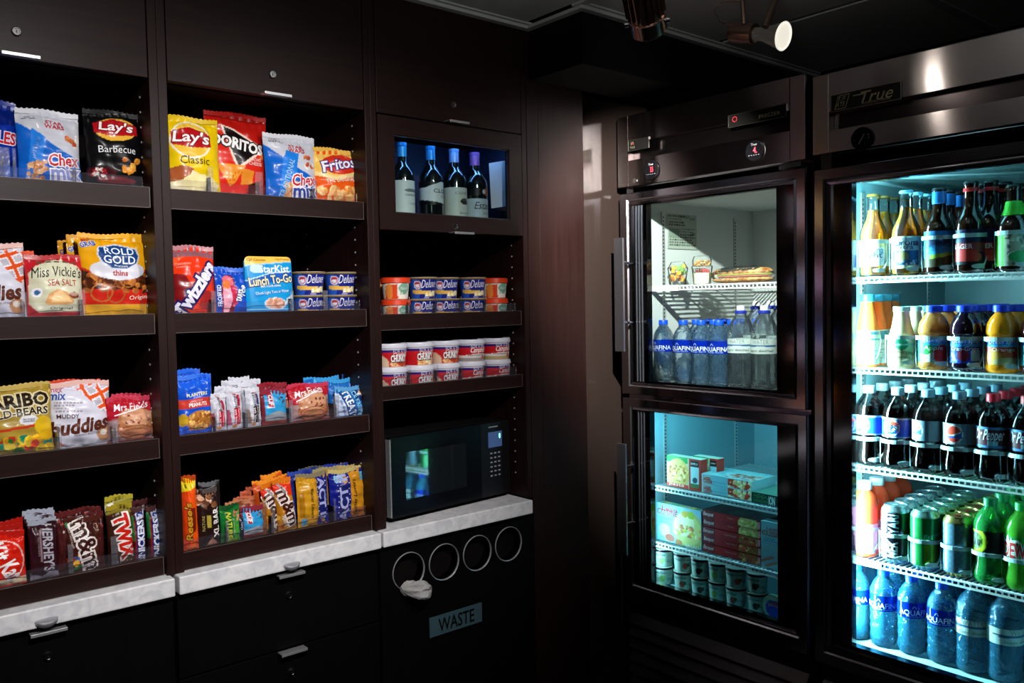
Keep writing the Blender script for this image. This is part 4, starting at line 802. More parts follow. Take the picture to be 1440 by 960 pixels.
# soup bowls
soups = []
def soup(kind):
    r_ = (onY(662, 500, YB)[0]-onY(627, 500, YB)[0])/2; h = (onY(626, 478, YB)[2]-BZ['C3'])/2*.995
    prof = [(r_*.84, 0), (r_*.87, .003), (r_*.92, h*.5), (r_*.93, h-.015), (r_*.93, h-.010)]
    base = [('f', '#c01820'), ('r', -.5, .78, 1.5, .93, '#24186c'), ('r', -.5, .93, 1.5, 1, '#d8d8e2')]
    if kind == 'chunky': ops = base+[('s', .45, .02, .80, .30, 18, .07, ['#c05a34', '#e0a878', '#a83c28'], 3), ('e', .2, .1, .2, .2, '#d8bca0')]; tx = [('CHUNKY', .62, .46, .36, .13, '#f2f0f0', {'b': .04, 'o': '#200c10', 'ob': .08}), ("Campbell's", .66, .66, .34, .10, '#f4f0f0', {'sh': .2, 'b': .01}), ('FOR A MEAL', .70, .85, .42, .07, '#c8c8e0', {})]
    elif kind == 'noodle': ops = base+[('p', [(.44, 0), (.86, 0), (.84, .4), (.5, .4)], '#e8c8a0'), ('s', .46, .02, .84, .34, 18, .06, ['#e8b880', '#d89860', '#f0d8b0'], 3)]; tx = [('CHUNKY', .62, .48, .36, .13, '#f2f0f0', {'b': .04, 'o': '#200c10', 'ob': .08}), ("Campbell's", .66, .68, .34, .10, '#f4f0f0', {'sh': .2, 'b': .01}), ('FOR A MEAL', .70, .85, .42, .07, '#c8c8e0', {})]
    else: ops = base+[('p', [(-.5, 0), (1.5, 0), (1.5, .36), (.6, .44), (.3, .34), (-.5, .30)], '#e4e0dc'), ('r', -.5, 0, 1.5, .20, '#b8a070' if kind == 'cream' else '#9c948c'), ('e', .82, .22, .05, .05, '#c86030')]; tx = [("Campbell's", .70, .62, .44, .16, '#f4f0f0', {'sh': .25, 'b': .015}), ('Homestyle', .62, .34, .4, .08, '#8a4038' if kind == 'cream' else '#584848', {'sh': .2}), ('FOR A MEAL', .70, .85, .42, .07, '#c8c8e0', {})]
    lid = [(0, h-.002), (r_*.80, h-.002), (r_*.84, h), (r_*.96, h), (r_*.99, h-.002), (r_*.99, h-.006), (r_*1.01, h-.007), (r_*1.01, h-.0125), (r_*.95, h-.0135)]
    return cupitem('soup_bowl', 'x', 'soup bowl', (0, 0, 0), prof, (.002, h-.0135), ops, tx, '#d4d4dc', lid, '#d2d4e0', None, 'red soup bowls with white lids', rad(-22)), h
order = ['chunky', 'noodle', 'chunky', 'hearty', 'cream']; made = {}
pcs = [(550, 483), (588, 478), (625, 478), (661, 474), (697, 470)]
names = ['first from the wood divider', 'second from the wood divider', 'middle of the row', 'second from the far end', 'last of the row']
for j, (kd, (pc, pt)) in enumerate(zip(order, pcs)):
    x = onY(pc, 500, YB)[0]
    for k in (0, 1):
        lab = 'red soup bowl with white lid, %s, %s' % (names[j], ('bottom layer', 'top layer')[k])
        if kd not in made: o, hS = soup(kd); made[kd] = o; o.location = (x, YB, BZ['C3']+k*hS); o['label'] = lab
        else: dup(made[kd], (x, YB, BZ['C3']+k*hS), lab, None, rad(-22-3*j))
for j in range(5):     # second row of bowls, seen between the front ones
    x = onY(pcs[j][0], 500, YB)[0]+.018
    for k in (0, 1): dup(made[order[j]], (x, YB+.108, BZ['C3']+k*hS), 'second-row red soup bowl behind the one %s, %s' % (names[j], ('bottom layer', 'top layer')[k]))
# --- row C, first bay
bag('candy_bag', 'gold foil bag of gummy bears with dark lettering', 'candy bag', -42, 76, 545, 'C', [('f', '#a88c34'), ('n', 9, .16), ('p', [(0, .30), (1, .36), (1, .40), (0, .34)], '#c83820'), ('s', 0, .0, .95, .20, 34, .075, ['#d8b020', '#1c8030', '#e8c840', '#c83a24', '#e0a020', '#188060'], 5), ('e', .68, .46, .12, .07, '#e0e0e8'), ('e', .88, .36, .13, .13, '#e0b81c'), ('e', .90, .22, .1, .08, '#d8a818')],
    [('HARIBO', .50, .76, .90, .17, '#241608', {'b': .04, 'o': '#d8ccA0', 'ob': .08, 'rot': 2}), ('GOLD-BEARS', .50, .58, .88, .10, '#241608', {'b': .03, 'o': '#e8e0c0', 'ob': .06, 'rot': 2}), ('The Original', .68, .47, .15, .025, '#303050', {}), ('Gummi Bears', .68, .445, .15, .025, '#303050', {})], .004, .055, seal='#b8a050', seed=71, rx=-5)
muddy('white and orange lattice snack bag between gummy bears and cookies', 70, 158, 540, 'C', .016, 73, None)
bag('snack_bag', 'spare orange lattice bag peeking behind the gummy bears', 'snack bag', 56, 146, 538, 'C', [('f', '#d8d8e0'), ('l', [(0, .85), (1, .85), (1, 1.1), (0, 1.1)], 5, .36, '#b9b6c0', '#eeeef2')], [], .08, .05, seal='#c84020', seed=74)
def cookie(label, pl, pr, pt, row, dy, seed, cell=.0018, rx=-4):
    return bag('cookie_bag', label, 'cookie bag', pl, pr, pt, row, [('f', '#b01a2c'), ('p', [(0, 0), (1, 0), (1, .70), (.5, .52), (0, .46)], '#a48484'), ('e', .55, .26, .40, .26, '#8a4c34'), ('e', .52, .24, .36, .18, '#b06c48'), ('e', .55, .48, .38, .26, '#b87850'), ('e', .56, .52, .33, .20, '#cc9470'), ('s', .30, .36, .82, .62, 16, .035, ['#6a3020', '#8c5040', '#d8b098'], seed),
        ('o', .54, .22, .34, .12, .02, '#7c3c28'), ('o', .54, .18, .28, .08, .015, '#8a4830')], [('Mrs.Fields', .48, .80, .70, .14, '#f2e8ec', {'sh': .3, 'rot': 6, 'b': .015}), ('—', .40, .68, .6, .025, '#f2e8ec', {'rot': 18})], dy, .045, seal='#c03850', seed=seed, cell=cell, rx=rx)
cookie('red cookie bag with white script at the end of the first bay', 152, 221, 560, 'C', .006, 81)
cookie('spare red cookie bag behind the first one in the first bay', 160, 236, 556, 'C', .07, 82, .004)
# --- row C, second bay
bag('snack_packet', 'blue peanut packet with red band and peanut picture', 'snack packet', 250, 300, 530, 'C', [('f', '#1450c8'), ('r', 0, .44, 1, .60, '#c83c30'), ('e', .56, .21, .40, .28, '#b87a34'), ('s', .28, .06, .86, .34, 46, .06, ['#d8a050', '#a86828', '#e8b868', '#8c5020'], 7), ('e', .10, .24, .13, .18, '#c8a028'), ('p', [(0, .74), (1, .86), (1, 1), (0, 1)], '#1a5cd8')],
    [('PLANTERS', .52, .675, .60, .09, '#e8e4a0', {'b': .02}), ('PEANUTS', .52, .50, .52, .10, '#f8ecec', {'b': .025}), ('SALTED', .5, .565, .3, .04, '#f8dcd8', {})], .004, .035, seal='#3a74e0', seed=91)
bag('snack_packet', 'second blue peanut packet peeking over the first', 'snack packet', 247, 284, 522, 'C', [('f', '#1450c8')], [], .05, .03, seal='#2a64d4', seed=92, cell=.005)
def special(label, pl, pr, pt, dy, seed, dark, rz=0, g=None):
    c2_ = '#181818' if dark else '#b8102c'
    return bag('snack_bar', label, 'snack bar', pl, pr, pt, 'C', [('f', '#c2c4d0'), ('p', [(0, .1), (.22, .1), (.1, .5), (0, .5)], '#a8506a' if not dark else '#8a6a50'), ('r', .36, .10, .72, .54, c2_), ('r', .60, .56, .76, .84, '#9c1838' if not dark else '#303468'), ('e', .36, .07, .16, .10, '#c88850'), ('p', [(.2, .98), (.3, .98), (.74, .84), (.66, .84)], '#c02030')],
        [('PROTEIN', .50, .70, .86, .16, '#2a2a30', {'rot': 90, 'b': .02}), ('MEAL BAR', .42, .32, .90, .12, '#f0e0e4', {'rot': 90, 'b': .01}), ('strawberry', .62, .32, .9, .10, '#f0e0e4', {'rot': 90})], dy, .024, seal='#d4d6de', seed=seed, cell=.0016, rz=rz, group=g, rx=-3)
special('white and crimson snack bar standing next to the blue peanuts', 296, 319, 556, .0, 93, False, 8)
special('white and crimson snack bar, second from the blue peanuts', 318, 341, 548, .004, 94, False, 6)
special('white and black snack bar before the light blue energy bar', 345, 367, 548, .0, 95, True, 10)
for j, (a, b, t, dy) in enumerate(((302, 326, 546, .035), (312, 340, 538, .06), (322, 352, 533, .085), (335, 362, 540, .04), (342, 367, 536, .07), (340, 352, 549, .014))):
    bag('snack_bar', 'plain white wrapped bar of the rows behind, %s' % ('behind the first crimson bar', 'middle of the stack', 'tallest of the stack', 'nearer the black one', 'rearmost beside the energy bar', 'narrow one seen edge on')[j], 'snack bar', a, b, t, 'C', [('f', '#b6b8c6')], [], dy, .02, seal='#d0d2dc', seed=100+j, cell=.004, group='white wrapped snack bars', rx=-3)
def clif(label, pl, pr, pt, row, dy, seed, short):
    o = [('f', '#74202c'), ('r', .10, .08, 1, 1, '#2a94cc'), ('p', [(.1, .08), (1, .08), (1, .30), (.6, .40), (.1, .26)], '#8a949c' if not short else '#9aa0a8'), ('r', .1, 0, 1, .12, '#7c3024'), ('r', .22, .48, .44, .93, '#d8d0d8'), ('r', .24, .495, .42, .915, '#b02438'), ('s', .68, .66, .92, .86, 6, .06, ['#243c58', '#805038', '#305070'], 3)]
    return bag('energy_bar', label, 'energy bar', pl, pr, pt, row, o, [('CLIF', .33, .705, .34 if short else .36, .15, '#f4eef0', {'rot': -90, 'b': .03}), ('CHOCOLATE', .72, .16, .4, .04, '#e8d8c8', {})], dy, .026, seal='#8a2838', seed=seed, cell=.0016, rx=-3)
clif('light blue energy bar with a red upright logo on the upper shelf', 367, 403, 550, 'C', .0, 111, False)
bag('cookie_bag', 'plain red wrapper showing behind the light blue energy bar', 'snack packet', 362, 405, 541, 'C', [('f', '#7a1c28')], [], .04, .03, seal='#8c2430', seed=112, cell=.004)
cookie('red cookie bag with white script in the second bay', 408, 465, 542, 'C', .004, 113, rx=-3)
cookie('spare red cookie bag half hidden beside the energy bar', 394, 424, 545, 'C', .04, 114, .003)
bag('snack_bar', 'blue and white crisped rice treat leaning at the end of the shelf', 'snack bar', 471, 514, 546, 'C', [('f', '#1668b4'), ('p', [(0, 0), (.45, 0), (.12, .95), (0, 1)], '#b8c8e0'), ('p', [(.38, 0), (.50, 0), (.2, .9), (.1, .9)], '#184c98'), ('p', [(.6, .55), (1, .4), (1, 1.1), (.5, 1.1)], '#0c2c6c'), ('s', .72, .62, .98, .84, 10, .055, ['#e0b080', '#d09868', '#e8d8c8'], 4), ('r', 0, .90, 1, 1, '#6ab8e0')],
    [('TREATS', .42, .42, .90, .22, '#e4eef8', {'rot': -72, 'b': .035, 'o': '#0e3c84'}), ('RICE KRISPIES', .68, .46, .95, .15, '#8cd0f0', {'rot': -72, 'b': .02}), ('the original', .2, .3, .5, .08, '#2a6cb8', {'rot': -72})], .0, .03, seal='#5a9cd0', seed=115, roll=2)
for j, (a, b, t, dy) in enumerate(((428, 478, 533, .07), (462, 500, 535, .05), (482, 522, 528, .085), (500, 524, 534, .05))):
    bag('snack_bar', 'blue treat wrapper of the rear rows, %s' % ('behind the red cookie bag', 'above the front treat', 'tallest at the divider', 'against the side wall')[j], 'snack bar', a, b, t, 'C', [('f', '#1c68b8' if j < 2 else '#123c90'), ('s', 0, .85, 1, 1, 20, .03, ['#58b8e0', '#1848a0'], j)], [], dy, .022, seal='#3c9cd8' if j < 2 else '#14408c', seed=120+j, cell=.004, group='blue treat wrappers behind')
# --- row D, first bay
bag('candy_bar', 'red wafer bar pack with white oval lettering', 'candy bar', -26, 36, 752, 'D', [('f', '#d8200e'), ('r', 0, 0, 1, .14, '#d8c49c'), ('o', .52, .48, .44, .56, .025, '#f0dcd4', 0), ('r', 0, 0, 1, .02, '#c81c10')], [('Kit Kat', .52, .48, 1.02, .42, '#f4f0ee', {'rot': -62, 'b': .03, 'sh': .1})], .0, .028, seal='#b8160c', seed=131, rx=-3)
for j, t in enumerate((742, 736)): bag('candy_bar', 'spare red wafer pack, %s' % ('just behind the front one', 'rearmost of the red packs')[j], 'candy bar', -30, 34, t, 'D', [('f', '#c01c10')], [], .035*(j+1), .026, seal='#a81810', seed=132+j, cell=.004, rx=-3)
bag('candy_bar', 'dark brown chocolate bar with upright silver lettering', 'candy bar', 40, 81, 733, 'D', [('f', '#30121a'), ('p', [(0, 0), (1, 0), (1, .10), (.7, .16), (.4, .05), (0, .12)], '#8a8490'), ('r', .36, .30, .40, .84, '#8a7078')], [("HERSHEY'S", .64, .54, 1.80, .36, '#a8a6b2', {'rot': -90, 'b': .03}), ('MILK CHOCOLATE', .30, .56, .7, .06, '#9a8a90', {'rot': -90})], .0, .026, seal='#9aa0ae', seed=141, rx=-3)
for j, t in enumerate((727, 722, 719)): bag('candy_bar', 'silver-topped chocolate bar behind the lettered one, %s' % ('nearest', 'middle', 'rearmost')[j], 'candy bar', 38-3*j, 80-2*j, t, 'D', [('f', '#38161e')], [], .03*(j+1), .02, seal='#a0a6b6', seed=142+j, cell=.004, group='silver-topped bars behind', rx=-3)
bag('candy_bag', 'brown pouch of round candies with white upright lettering', 'candy bag', 88, 140, 731, 'D', [('f', '#3c1814'), ('p', [(.7, 0), (1, 0), (1, 1), (.86, 1)], '#4c221a'), ('s', .06, .04, .52, .34, 14, .085, ['#c02820', '#d8a020', '#2860b0', '#8c3c1c', '#d86018', '#2c7c40'], 6), ('e', .10, .92, .12, .08, '#387c48')],
    [('m&m', .60, .50, 1.45, .50, '#3c1814', {'rot': -74, 'b': .02, 'o': '#e8e0dc', 'ob': .07}), ('MILK', .90, .82, .24, .05, '#d8b890', {'rot': -74}), ('MILK CHOCOLATE', .16, .66, .6, .05, '#d8c8b8', {'rot': -80})], .0, .030, seal='#4c2018', seed=151, rx=-3, roll=2)
for j, (a, b, t, dy) in enumerate(((78, 96, 724, .01), (84, 120, 720, .04), (96, 132, 717, .07), (110, 143, 716, .10), (128, 146, 722, .02))):
    bag('candy_bag', 'brown candy pouch of the back rows, %s' % ('edge on beside the silver bar', 'second in line', 'third in line', 'rearmost', 'edge on beside the acrylic')[j], 'candy bag', a, b, t, 'D', [('f', '#44181a'), ('s', .1, .5, .9, .98, 8, .06, ['#a83428', '#c8b8b0', '#286040'], j)], [], dy, .022, seal='#5c2020', seed=152+j, cell=.004, group='brown candy pouches behind', rx=-3)
bag('candy_bar', 'gold and brown caramel bar pack with large red lettering', 'candy bar', 150, 187, 712, 'D', [('f', '#4a3410'), ('p', [(0, 0), (.5, 0), (.3, .9), (0, .9)], '#3c1c14'), ('r', 0, .88, 1, 1, '#7c7020')], [('TWIX', .62, .47, 1.72, .52, '#c81c10', {'rot': -80, 'b': .05, 'o': '#e8e0dc', 'ob': .09}), ('| | /\\ | |', .5, .045, .7, .05, '#d8c8c0', {})], .0, .026, seal='#9c8c20', seed=161, rx=-3)
bag('candy_bar', 'second gold caramel bar pack standing higher behind the first', 'candy bar', 148, 188, 699, 'D', [('f', '#6c6418'), ('r', 0, .86, 1, 1.1, '#8c8428'), ('p', [(0, .80), (.3, .84), (.3, .95), (0, .90)], '#e0dcd0')], [], .03, .022, seal='#a89c30', seed=162, cell=.003, rx=-3)
def snick(label, pl, pr, pt, dy, seed, dark=False):  # dark: shade painted into the wrapper's blue
    return bag('candy_bar', label, 'candy bar', pl, pr, pt, 'D', [('f', '#3c1a18'), ('p', [(.30, 0), (1, 0), (1, .76), (.30, .76)], '#14246c' if not dark else '#101848'), ('r', .18, 0, .30, .8, '#8c1820'), ('r', .36, .80, .95, .98, '#b8bcd8'), ('r', .0, .4, .18, .9, '#1c6c34')],
        [('SNICKERS', .64, .38, 3.1, .50, '#dfe2f4', {'rot': 90, 'b': .05, 'o': '#18286c', 'ob': .03, 'sh': .15}), ('2', .66, .89, .26, .42, '#20307c', {'rot': 90, 'b': .04})], dy, .022, seal='#4c3030', seed=seed, cell=.0015, rx=-3)
snick('brown and blue nougat bar with upright lettering, nearer the caramel packs', 184, 203, 716, .0, 171); snick('brown and blue nougat bar with upright lettering, nearer the wood divider', 206, 225, 714, .0, 172); snick('dim nougat bar at the wood divider, shade painted into its blue', 225, 236, 716, .02, 173, True)
for j, (a, b, t, dy) in enumerate(((186, 206, 706, .03), (200, 224, 703, .06), (214, 238, 705, .04))): bag('candy_bar', 'brown wrapper behind the nougat bars, %s' % ('nearest the gold packs', 'tallest', 'nearest the divider')[j], 'candy bar', a, b, t, 'D', [('f', '#2c1014')], [], dy, .02, seal='#4c2428', seed=175+j, cell=.004, group='brown wrappers behind the nougat bars', rx=-3)
# --- row D, second bay
bag('candy_bar', 'tall orange peanut butter candy bar with yellow top', 'candy bar', 254, 277, 672, 'D', [('f', '#e8500c'), ('p', [(0, 0), (.42, 0), (.42, 1), (0, 1)], '#c8380c'), ('p', [(0, .80), (1, .86), (1, 1.1), (0, 1.1)], '#d8c414'), ('p', [(.52, .25), (.78, .25), (.82, .58), (.56, .58)], '#6c1c08'), ('r', .2, .02, .9, .06, '#f07030')],
    [("Reese's", .36, .40, 2.3, .40, '#c88c1c', {'rot': 90, 'b': .03, 'o': '#3c1008', 'ob': .05, 'sh': .2}), ('KING SIZE', .30, .92, .5, .14, '#4c3c08', {'rot': 90, 'b': .02})], .0, .026, seal='#a83c10', seed=181, cell=.0016, rx=-3)
bag('candy_bar', 'dark brown extra long bar with whole nuts on its wrapper', 'candy bar', 277, 307, 690, 'D', [('f', '#241412'), ('s', .0, .68, .95, .98, 22, .16, ['#a87858', '#7c4c30', '#c89878', '#5c3420'], 8), ('r', .36, .34, .58, .56, '#a89838'), ('p', [(.3, 0), (.9, .02), (.6, .16)], '#b07c68')], [('XL BAR', .82, .42, 1.35, .28, '#e8e4e0', {'rot': 90, 'b': .03}), ('NATURE', .20, .42, .7, .12, '#b8a860', {'rot': 90})], .0, .026, seal='#4c4444', seed=183, cell=.0016, rx=-3)
bag('candy_bar', 'dark wrapper standing behind the whole nut bar', 'candy bar', 280, 310, 680, 'D', [('f', '#181414')], [], .035, .02, seal='#606064', seed=184, cell=.004, rx=-3)
bag('snack_bar', 'green granola bar wrapper with yellow upright lettering', 'snack bar', 309, 337, 712, 'D', [('f', '#14702c'), ('p', [(.62, 0), (1, 0), (1, .9), (.7, .6)], '#3c9c2c'), ('s', .66, .62, .98, .95, 6, .12, ['#a06840', '#c08858'], 3), ('r', .3, 0, .78, .10, '#9cb82c'), ('r', .24, .20, .50, .86, '#0f5c22')], [('NATURE', .38, .48, 1.25, .26, '#c8c83c', {'rot': -90, 'b': .03}), ('crunchy', .62, .40, .7, .12, '#d8d8b0', {'rot': -90})], .0, .022, seal='#184c24', seed=191, cell=.0016, rx=-3)
for j, (a, b, t, dy) in enumerate(((330, 342, 718, .004), (316, 352, 706, .03), (328, 362, 700, .055), (338, 370, 692, .08), (346, 378, 686, .105))):
    bag('snack_bar', 'reddish brown snack wrapper in the slanting back row, %s' % ('edge on by the green bar', 'lowest', 'second lowest', 'second highest', 'highest')[j], 'snack bar', a, b, t, 'D', [('f', ('#14142c', '#7c3c28', '#a04c30', '#a8482c', '#8c3424')[j])], [('Oats', .6, .5, .9, .3, '#c8c8d8', {'rot': 90})] if j == 0 else [], dy, .018, seal=('#20203c', '#b87858', '#c06c4c', '#c8684c', '#a85038')[j], seed=192+j, cell=.004, rx=-3)
clif('light blue energy bar with a red upright logo on the lowest shelf', 338, 372, 714, 'D', .0, 201, True)
bag('energy_bar', 'brown wrapper edge beside the lower light blue energy bar', 'energy bar', 366, 374, 709, 'D', [('f', '#7c4c2c')], [], .004, .018, seal='#9c6c4c', seed=202, cell=.003, rx=-3)
def pmm(label, pl, pr, pt, dy, seed, rz, roll):
    return bag('candy_bag', label, 'candy bag', pl, pr, pt, 'D', [('f', '#b8781c'), ('p', [(-.1, .78), (1.1, .66), (1.1, 1.1), (-.1, 1.1)], '#d82c14'), ('p', [(0, .96), (1, .9), (1, 1.1), (0, 1.1)], '#e87818'), ('s', .02, .02, .6, .34, 10, .12, ['#c8901c', '#a86818', '#8c3c18', '#d8a838'], seed)],
        [('m&m', .60, .46, 1.75, .62, '#3c1410', {'rot': -74, 'b': .03, 'o': '#e8e0dc', 'ob': .08}), ("m&m's", .42, .84, .5, .18, '#3c1410', {'rot': -60, 'b': .02, 'o': '#e0d8d4'}), ('PEANUT', .28, .20, .56, .14, '#e8e0d0', {'rot': -74, 'b': .02})], dy, .03, seal='#d87018', seed=seed, cell=.0016, rx=-3, rz=rz, roll=roll)
pmm('orange and yellow peanut candy pouch, half hidden behind its twin', 372, 398, 681, .012, 211, 6, -4); pmm('orange and yellow peanut candy pouch in front of its twin', 390, 417, 674, .0, 212, 4, -5)
for j, (a, b, t, dy) in enumerate(((362, 392, 676, .05), (374, 404, 667, .075), (388, 418, 670, .05))): bag('candy_bag', 'orange candy pouch leaning in the back, %s' % ('lowest', 'highest', 'by the popcorn')[j], 'candy bag', a, b, t, 'D', [('f', '#c8501c'), ('s', .2, .6, .7, .9, 3, .12, ['#e0d8d4', '#3c1410'], j)], [], dy, .024, seal='#e89028', seed=215+j, cell=.004, group='orange candy pouches behind', rx=-3, roll=-5)
def popc(label, pl, pr, pt, dy, seed, flip):
    if flip: ops = [('f', '#c8901c'), ('r', .60, 0, 1, 1, '#141c80'), ('r', .56, 0, .62, 1, '#b07c18'), ('r', .62, .16, .94, .84, '#1a2264'), ('r', .10, .02, .26, .16, '#4c94b8'), ('p', [(0, .90), (.4, .96), (.4, 1), (0, 1)], '#b08020'), ('e', .8, .08, .07, .07, '#b0802c'), ('r', .04, .2, .2, .7, '#a87014')]
    else: ops = [('f', '#141c80'), ('r', .55, 0, 1, 1, '#c4861a'), ('e', .24, .86, .12, .12, '#8cc0dc'), ('r', .20, .16, .50, .72, '#1a2264'), ('r', .86, .74, 1, .95, '#4c94b8'), ('e', .42, .80, .07, .09, '#b0802c'), ('e', .78, .1, .25, .12, '#b0641c')]
    u = .78 if flip else .35; rot = -90 if flip else 90
    return bag('popcorn_packet', label, 'popcorn pack', pl, pr, pt, 'D', ops, [('ACT II', u, .50 if flip else .44, 1.15, .22, '#a4a8d8', {'rot': rot, 'b': .035}), ('· · · · · · · ·', u-.15, .5 if flip else .44, 1.0, .03, '#c8c8d8', {'rot': 90}), ('· · · · · · · ·', u+.15, .5 if flip else .44, 1.0, .03, '#c8c8d8', {'rot': 90}), ('Butter Lovers', .44 if flip else .66, .44 if flip else .42, .86, .10, '#3c3014', {'rot': rot, 'sh': .2, 'b': .01})], dy, .026, seal='#80785c' if flip else '#c0b070', seed=seed, cell=.0016, rx=-3)
popc('blue and yellow popcorn packet, blue half toward the divider side', 417, 461, 668, .0, 221, True); popc('blue and yellow popcorn packet, blue half first, last on the shelf', 463, 513, 661, .0, 222, False)
for j, (a, b, t, dy) in enumerate(((405, 440, 664, .04), (420, 455, 659, .07), (440, 476, 660, .04), (452, 490, 655, .07), (470, 508, 656, .04), (480, 515, 652, .075), (498, 517, 657, .03))):
    bag('popcorn_packet', 'popcorn packet of the back rows, %s' % ('first by the candy pouches', 'second', 'third', 'fourth', 'fifth', 'sixth and tallest', 'last by the side wall')[j], 'popcorn pack', a, b, t, 'D', [('f', ('#1c2c80', '#20307c', '#b08830', '#20287c', '#b88c34', '#a88430', '#8c6c20')[j])], [], dy, .022, seal=('#3048a0', '#58584c', '#98906c', '#283890', '#b0a068', '#a89858', '#98885c')[j], seed=223+j, cell=.004, group='popcorn packets behind', rx=-3)

# ---- clear acrylic dividers between the goods
div0 = None; dl = {'A': 'top shelf', 'B': 'second shelf', 'C': 'third shelf', 'D': 'lowest shelf'}
DIV = [(12, 'A', .062, .024), (28, 'A', .062, .006), (113, 'A', .05, .014), (301, 'A', .06, .012), (369, 'A', .058, .018), (446, 'A', .05, .010), (33, 'B', .05, .010), (115, 'B', .055, .012), (300, 'B', .05, .012), (410, 'B', .05, .008), (457, 'B', .05, .012), (74, 'C', .05, .008), (154, 'C', .05, .012), (297, 'C', .05, .004), (342, 'C', .055, .010), (404, 'C', .055, .010), (468, 'C', .055, .014), (83, 'D', .06, .010), (146, 'D', .06, .014), (308, 'D', .05, .008), (374, 'D', .06, .010), (462, 'D', .055, .006)]
for j, (px, rw, hh, fl) in enumerate(DIV):
    x = onY(px, 400, 1.955)[0]; zt = {'A': 1.766, 'B': 1.49, 'C': 1.215, 'D': .95}[rw]
    nn_ = ('first', 'second', 'third', 'fourth', 'fifth')[sum(1 for q in DIV[:j] if q[1] == rw and (q[0] < 240) == (px < 240))]
    r = thing('acrylic_divider', (x, 1.954, BZ[rw]), '%s clear acrylic divider of the %s in the %s bay' % (nn_, dl[rw], 'first' if px < 240 else 'second'), 'shelf divider', 'clear acrylic dividers')
    MB().box(-fl/2, fl/2, 0, .0022, 0, zt-BZ[rw]+hh).build('flange', ACRF, r, bevel=.0004)
    MB().box(-.0009, .0009, .0025, .16, 0, zt-BZ[rw]+hh*.6).build('blade', ACRY, r)
for j, px in enumerate((575, 613, 648, 682)):
    for rw, zt in (('B3', 1.4755), ('C3', 1.2845)):
        x = onY(px, 450, 1.955)[0]; r = thing('acrylic_divider', (x, 1.954, BZ[rw]), '%s clear acrylic divider among the %s, third bay' % (('first', 'second', 'third', 'fourth')[j], 'cheese cups' if rw == 'B3' else 'soup bowls'), 'shelf divider', 'clear acrylic dividers')
        MB().box(-.003, .003, 0, .0022, 0, zt-BZ[rw]+.045).build('flange', ACRY, r); MB().box(-.0008, .0008, .0025, .02, 0, zt-BZ[rw]+.03).build('blade', ACRY, r)
# ================================================================== DRINKS IN THE TALL COOLER
def fy(px, X=2.245): return onX(px, 480, X)[1]
def fz(px, py, X=2.245): return onX(px, py, X)[2]
def colr(name, c, rough=.3, metal=0): return mat(name, L(c), rough, metal)
COLA = mat('cola', (.006, .0025, .002), .04, spec=.8, coat=.5)
COLAB = clear('cola_shell', (.93, .97, .97), ior=1.4, rough=.03)
AMBERG = mat('amber_glass', (.014, .004, .002), .05, spec=.8, coat=.5)
LAGER = clear('lager', (.98, .60, .05), haze=.42, hcol=(1, .40, .01), ior=1.35, rough=.04)
CLEARG = clear('clear_glass', (.90, .97, .96), ior=1.45, rough=.03, haze=.01)
def tinted(n, t, h, hc): return MATS.get(n) or clear(n, t, haze=h, hcol=hc, ior=1.4, rough=.04, bmp=.15, bs=30)
def bott(name, label, cat, loc, prof, bm, zone=None, ops=None, texts=None, cap=None, capcol='#ffffff', rz=-70, group=None, extra=(), lm=None, n=36):
    r = thing(name, loc, label, cat, group, rad(rz))
    MB().lathe([(0, prof[0][1])]+prof, n).build('body', bm, r, smooth=True)
    mk = lathe_surf(prof)
    for nm, pr, m in extra: MB().lathe(pr, n).build(nm, m, r, smooth=True)
    if zone:
        sf = mk(*zone); rm = np.interp(sum(zone)/2, [p[1] for p in prof], [p[0] for p in prof]); W = math.pi*rm; Hh = zone[1]-zone[0]
        sheet(sf, ops, Hh/W, 88, max(10, int(Hh/.0018)), 'label', lm or CARD, r, -.5, 1.5)
        if texts: lettering(texts, sf, W, Hh, .004, r)
    if cap:
        b = MB(); b.lathe(cap, 30); b.build('cap', colr('cap_'+capcol, capcol, .35), r, smooth=True)
    return r
ORGP = []
def org(px, zb, rad_, top, label, y=None, X=2.245):
    """clear front stop of a bottle lane: a band, a down-curving arm and a low tab"""
    y = fy(px) if y is None else y; r = thing('lane_stop', (X, y, zb), label, 'bottle lane', 'clear bottle lane fronts'); r.rotation_euler[2] = rad(-70)
    R_ = rad_+.0035; b = MB()
    def strip(pts, hw):     # pts: (angle deg, z, half height)
        V = []; Fc = []
        for a, z, h in pts:
            for rr_ in (R_, R_+.0016): V += [(rr_*math.sin(rad(a)), -rr_*math.cos(rad(a)), z-h), (rr_*math.sin(rad(a)), -rr_*math.cos(rad(a)), z+h)]
        for i in range(len(pts)-1): a = i*4; c_ = a+4; Fc += [(a, a+1, c_+1, c_), (a+2, c_+2, c_+3, a+3), (a+1, a+3, c_+3, c_+1), (a, c_, c_+2, a+2)]
        Fc += [(0, 2, 3, 1), (len(pts)*4-4, len(pts)*4-3, len(pts)*4-1, len(pts)*4-2)]; b.add(V, Fc)
    strip([(a, top, .005) for a in range(-80, 84, 8)], 0)
    strip([(80-.0*k-(k/10)**2*34, top-.004-(top-.022)*(k/10), .004) for k in range(11)], 0)
    strip([(-80+(k/8)**2*12, top-.004-(top-.018)*(k/8), .004) for k in range(9)], 0)
    strip([(50-k*5, .017, .006*math.sqrt(max(.05, 1-(k/9)**4))) for k in range(0, 10)], 0)
    b.build('band', ORG, r, smooth=False); return r
Zc = {'a': 1.5515, 'b': 1.3085, 'c': 1.0405, 'd': .7855, 'e': .549}
def copies(r, n, dx, dy, labf, grp=None, jit=6):
    for k in range(1, n+1):
        l = Vector(r.location)+Vector((dx*k, dy*k, 0)); dup(r, l, labf(k), grp, r.rotation_euler.z+rad(random.uniform(-jit, jit)))
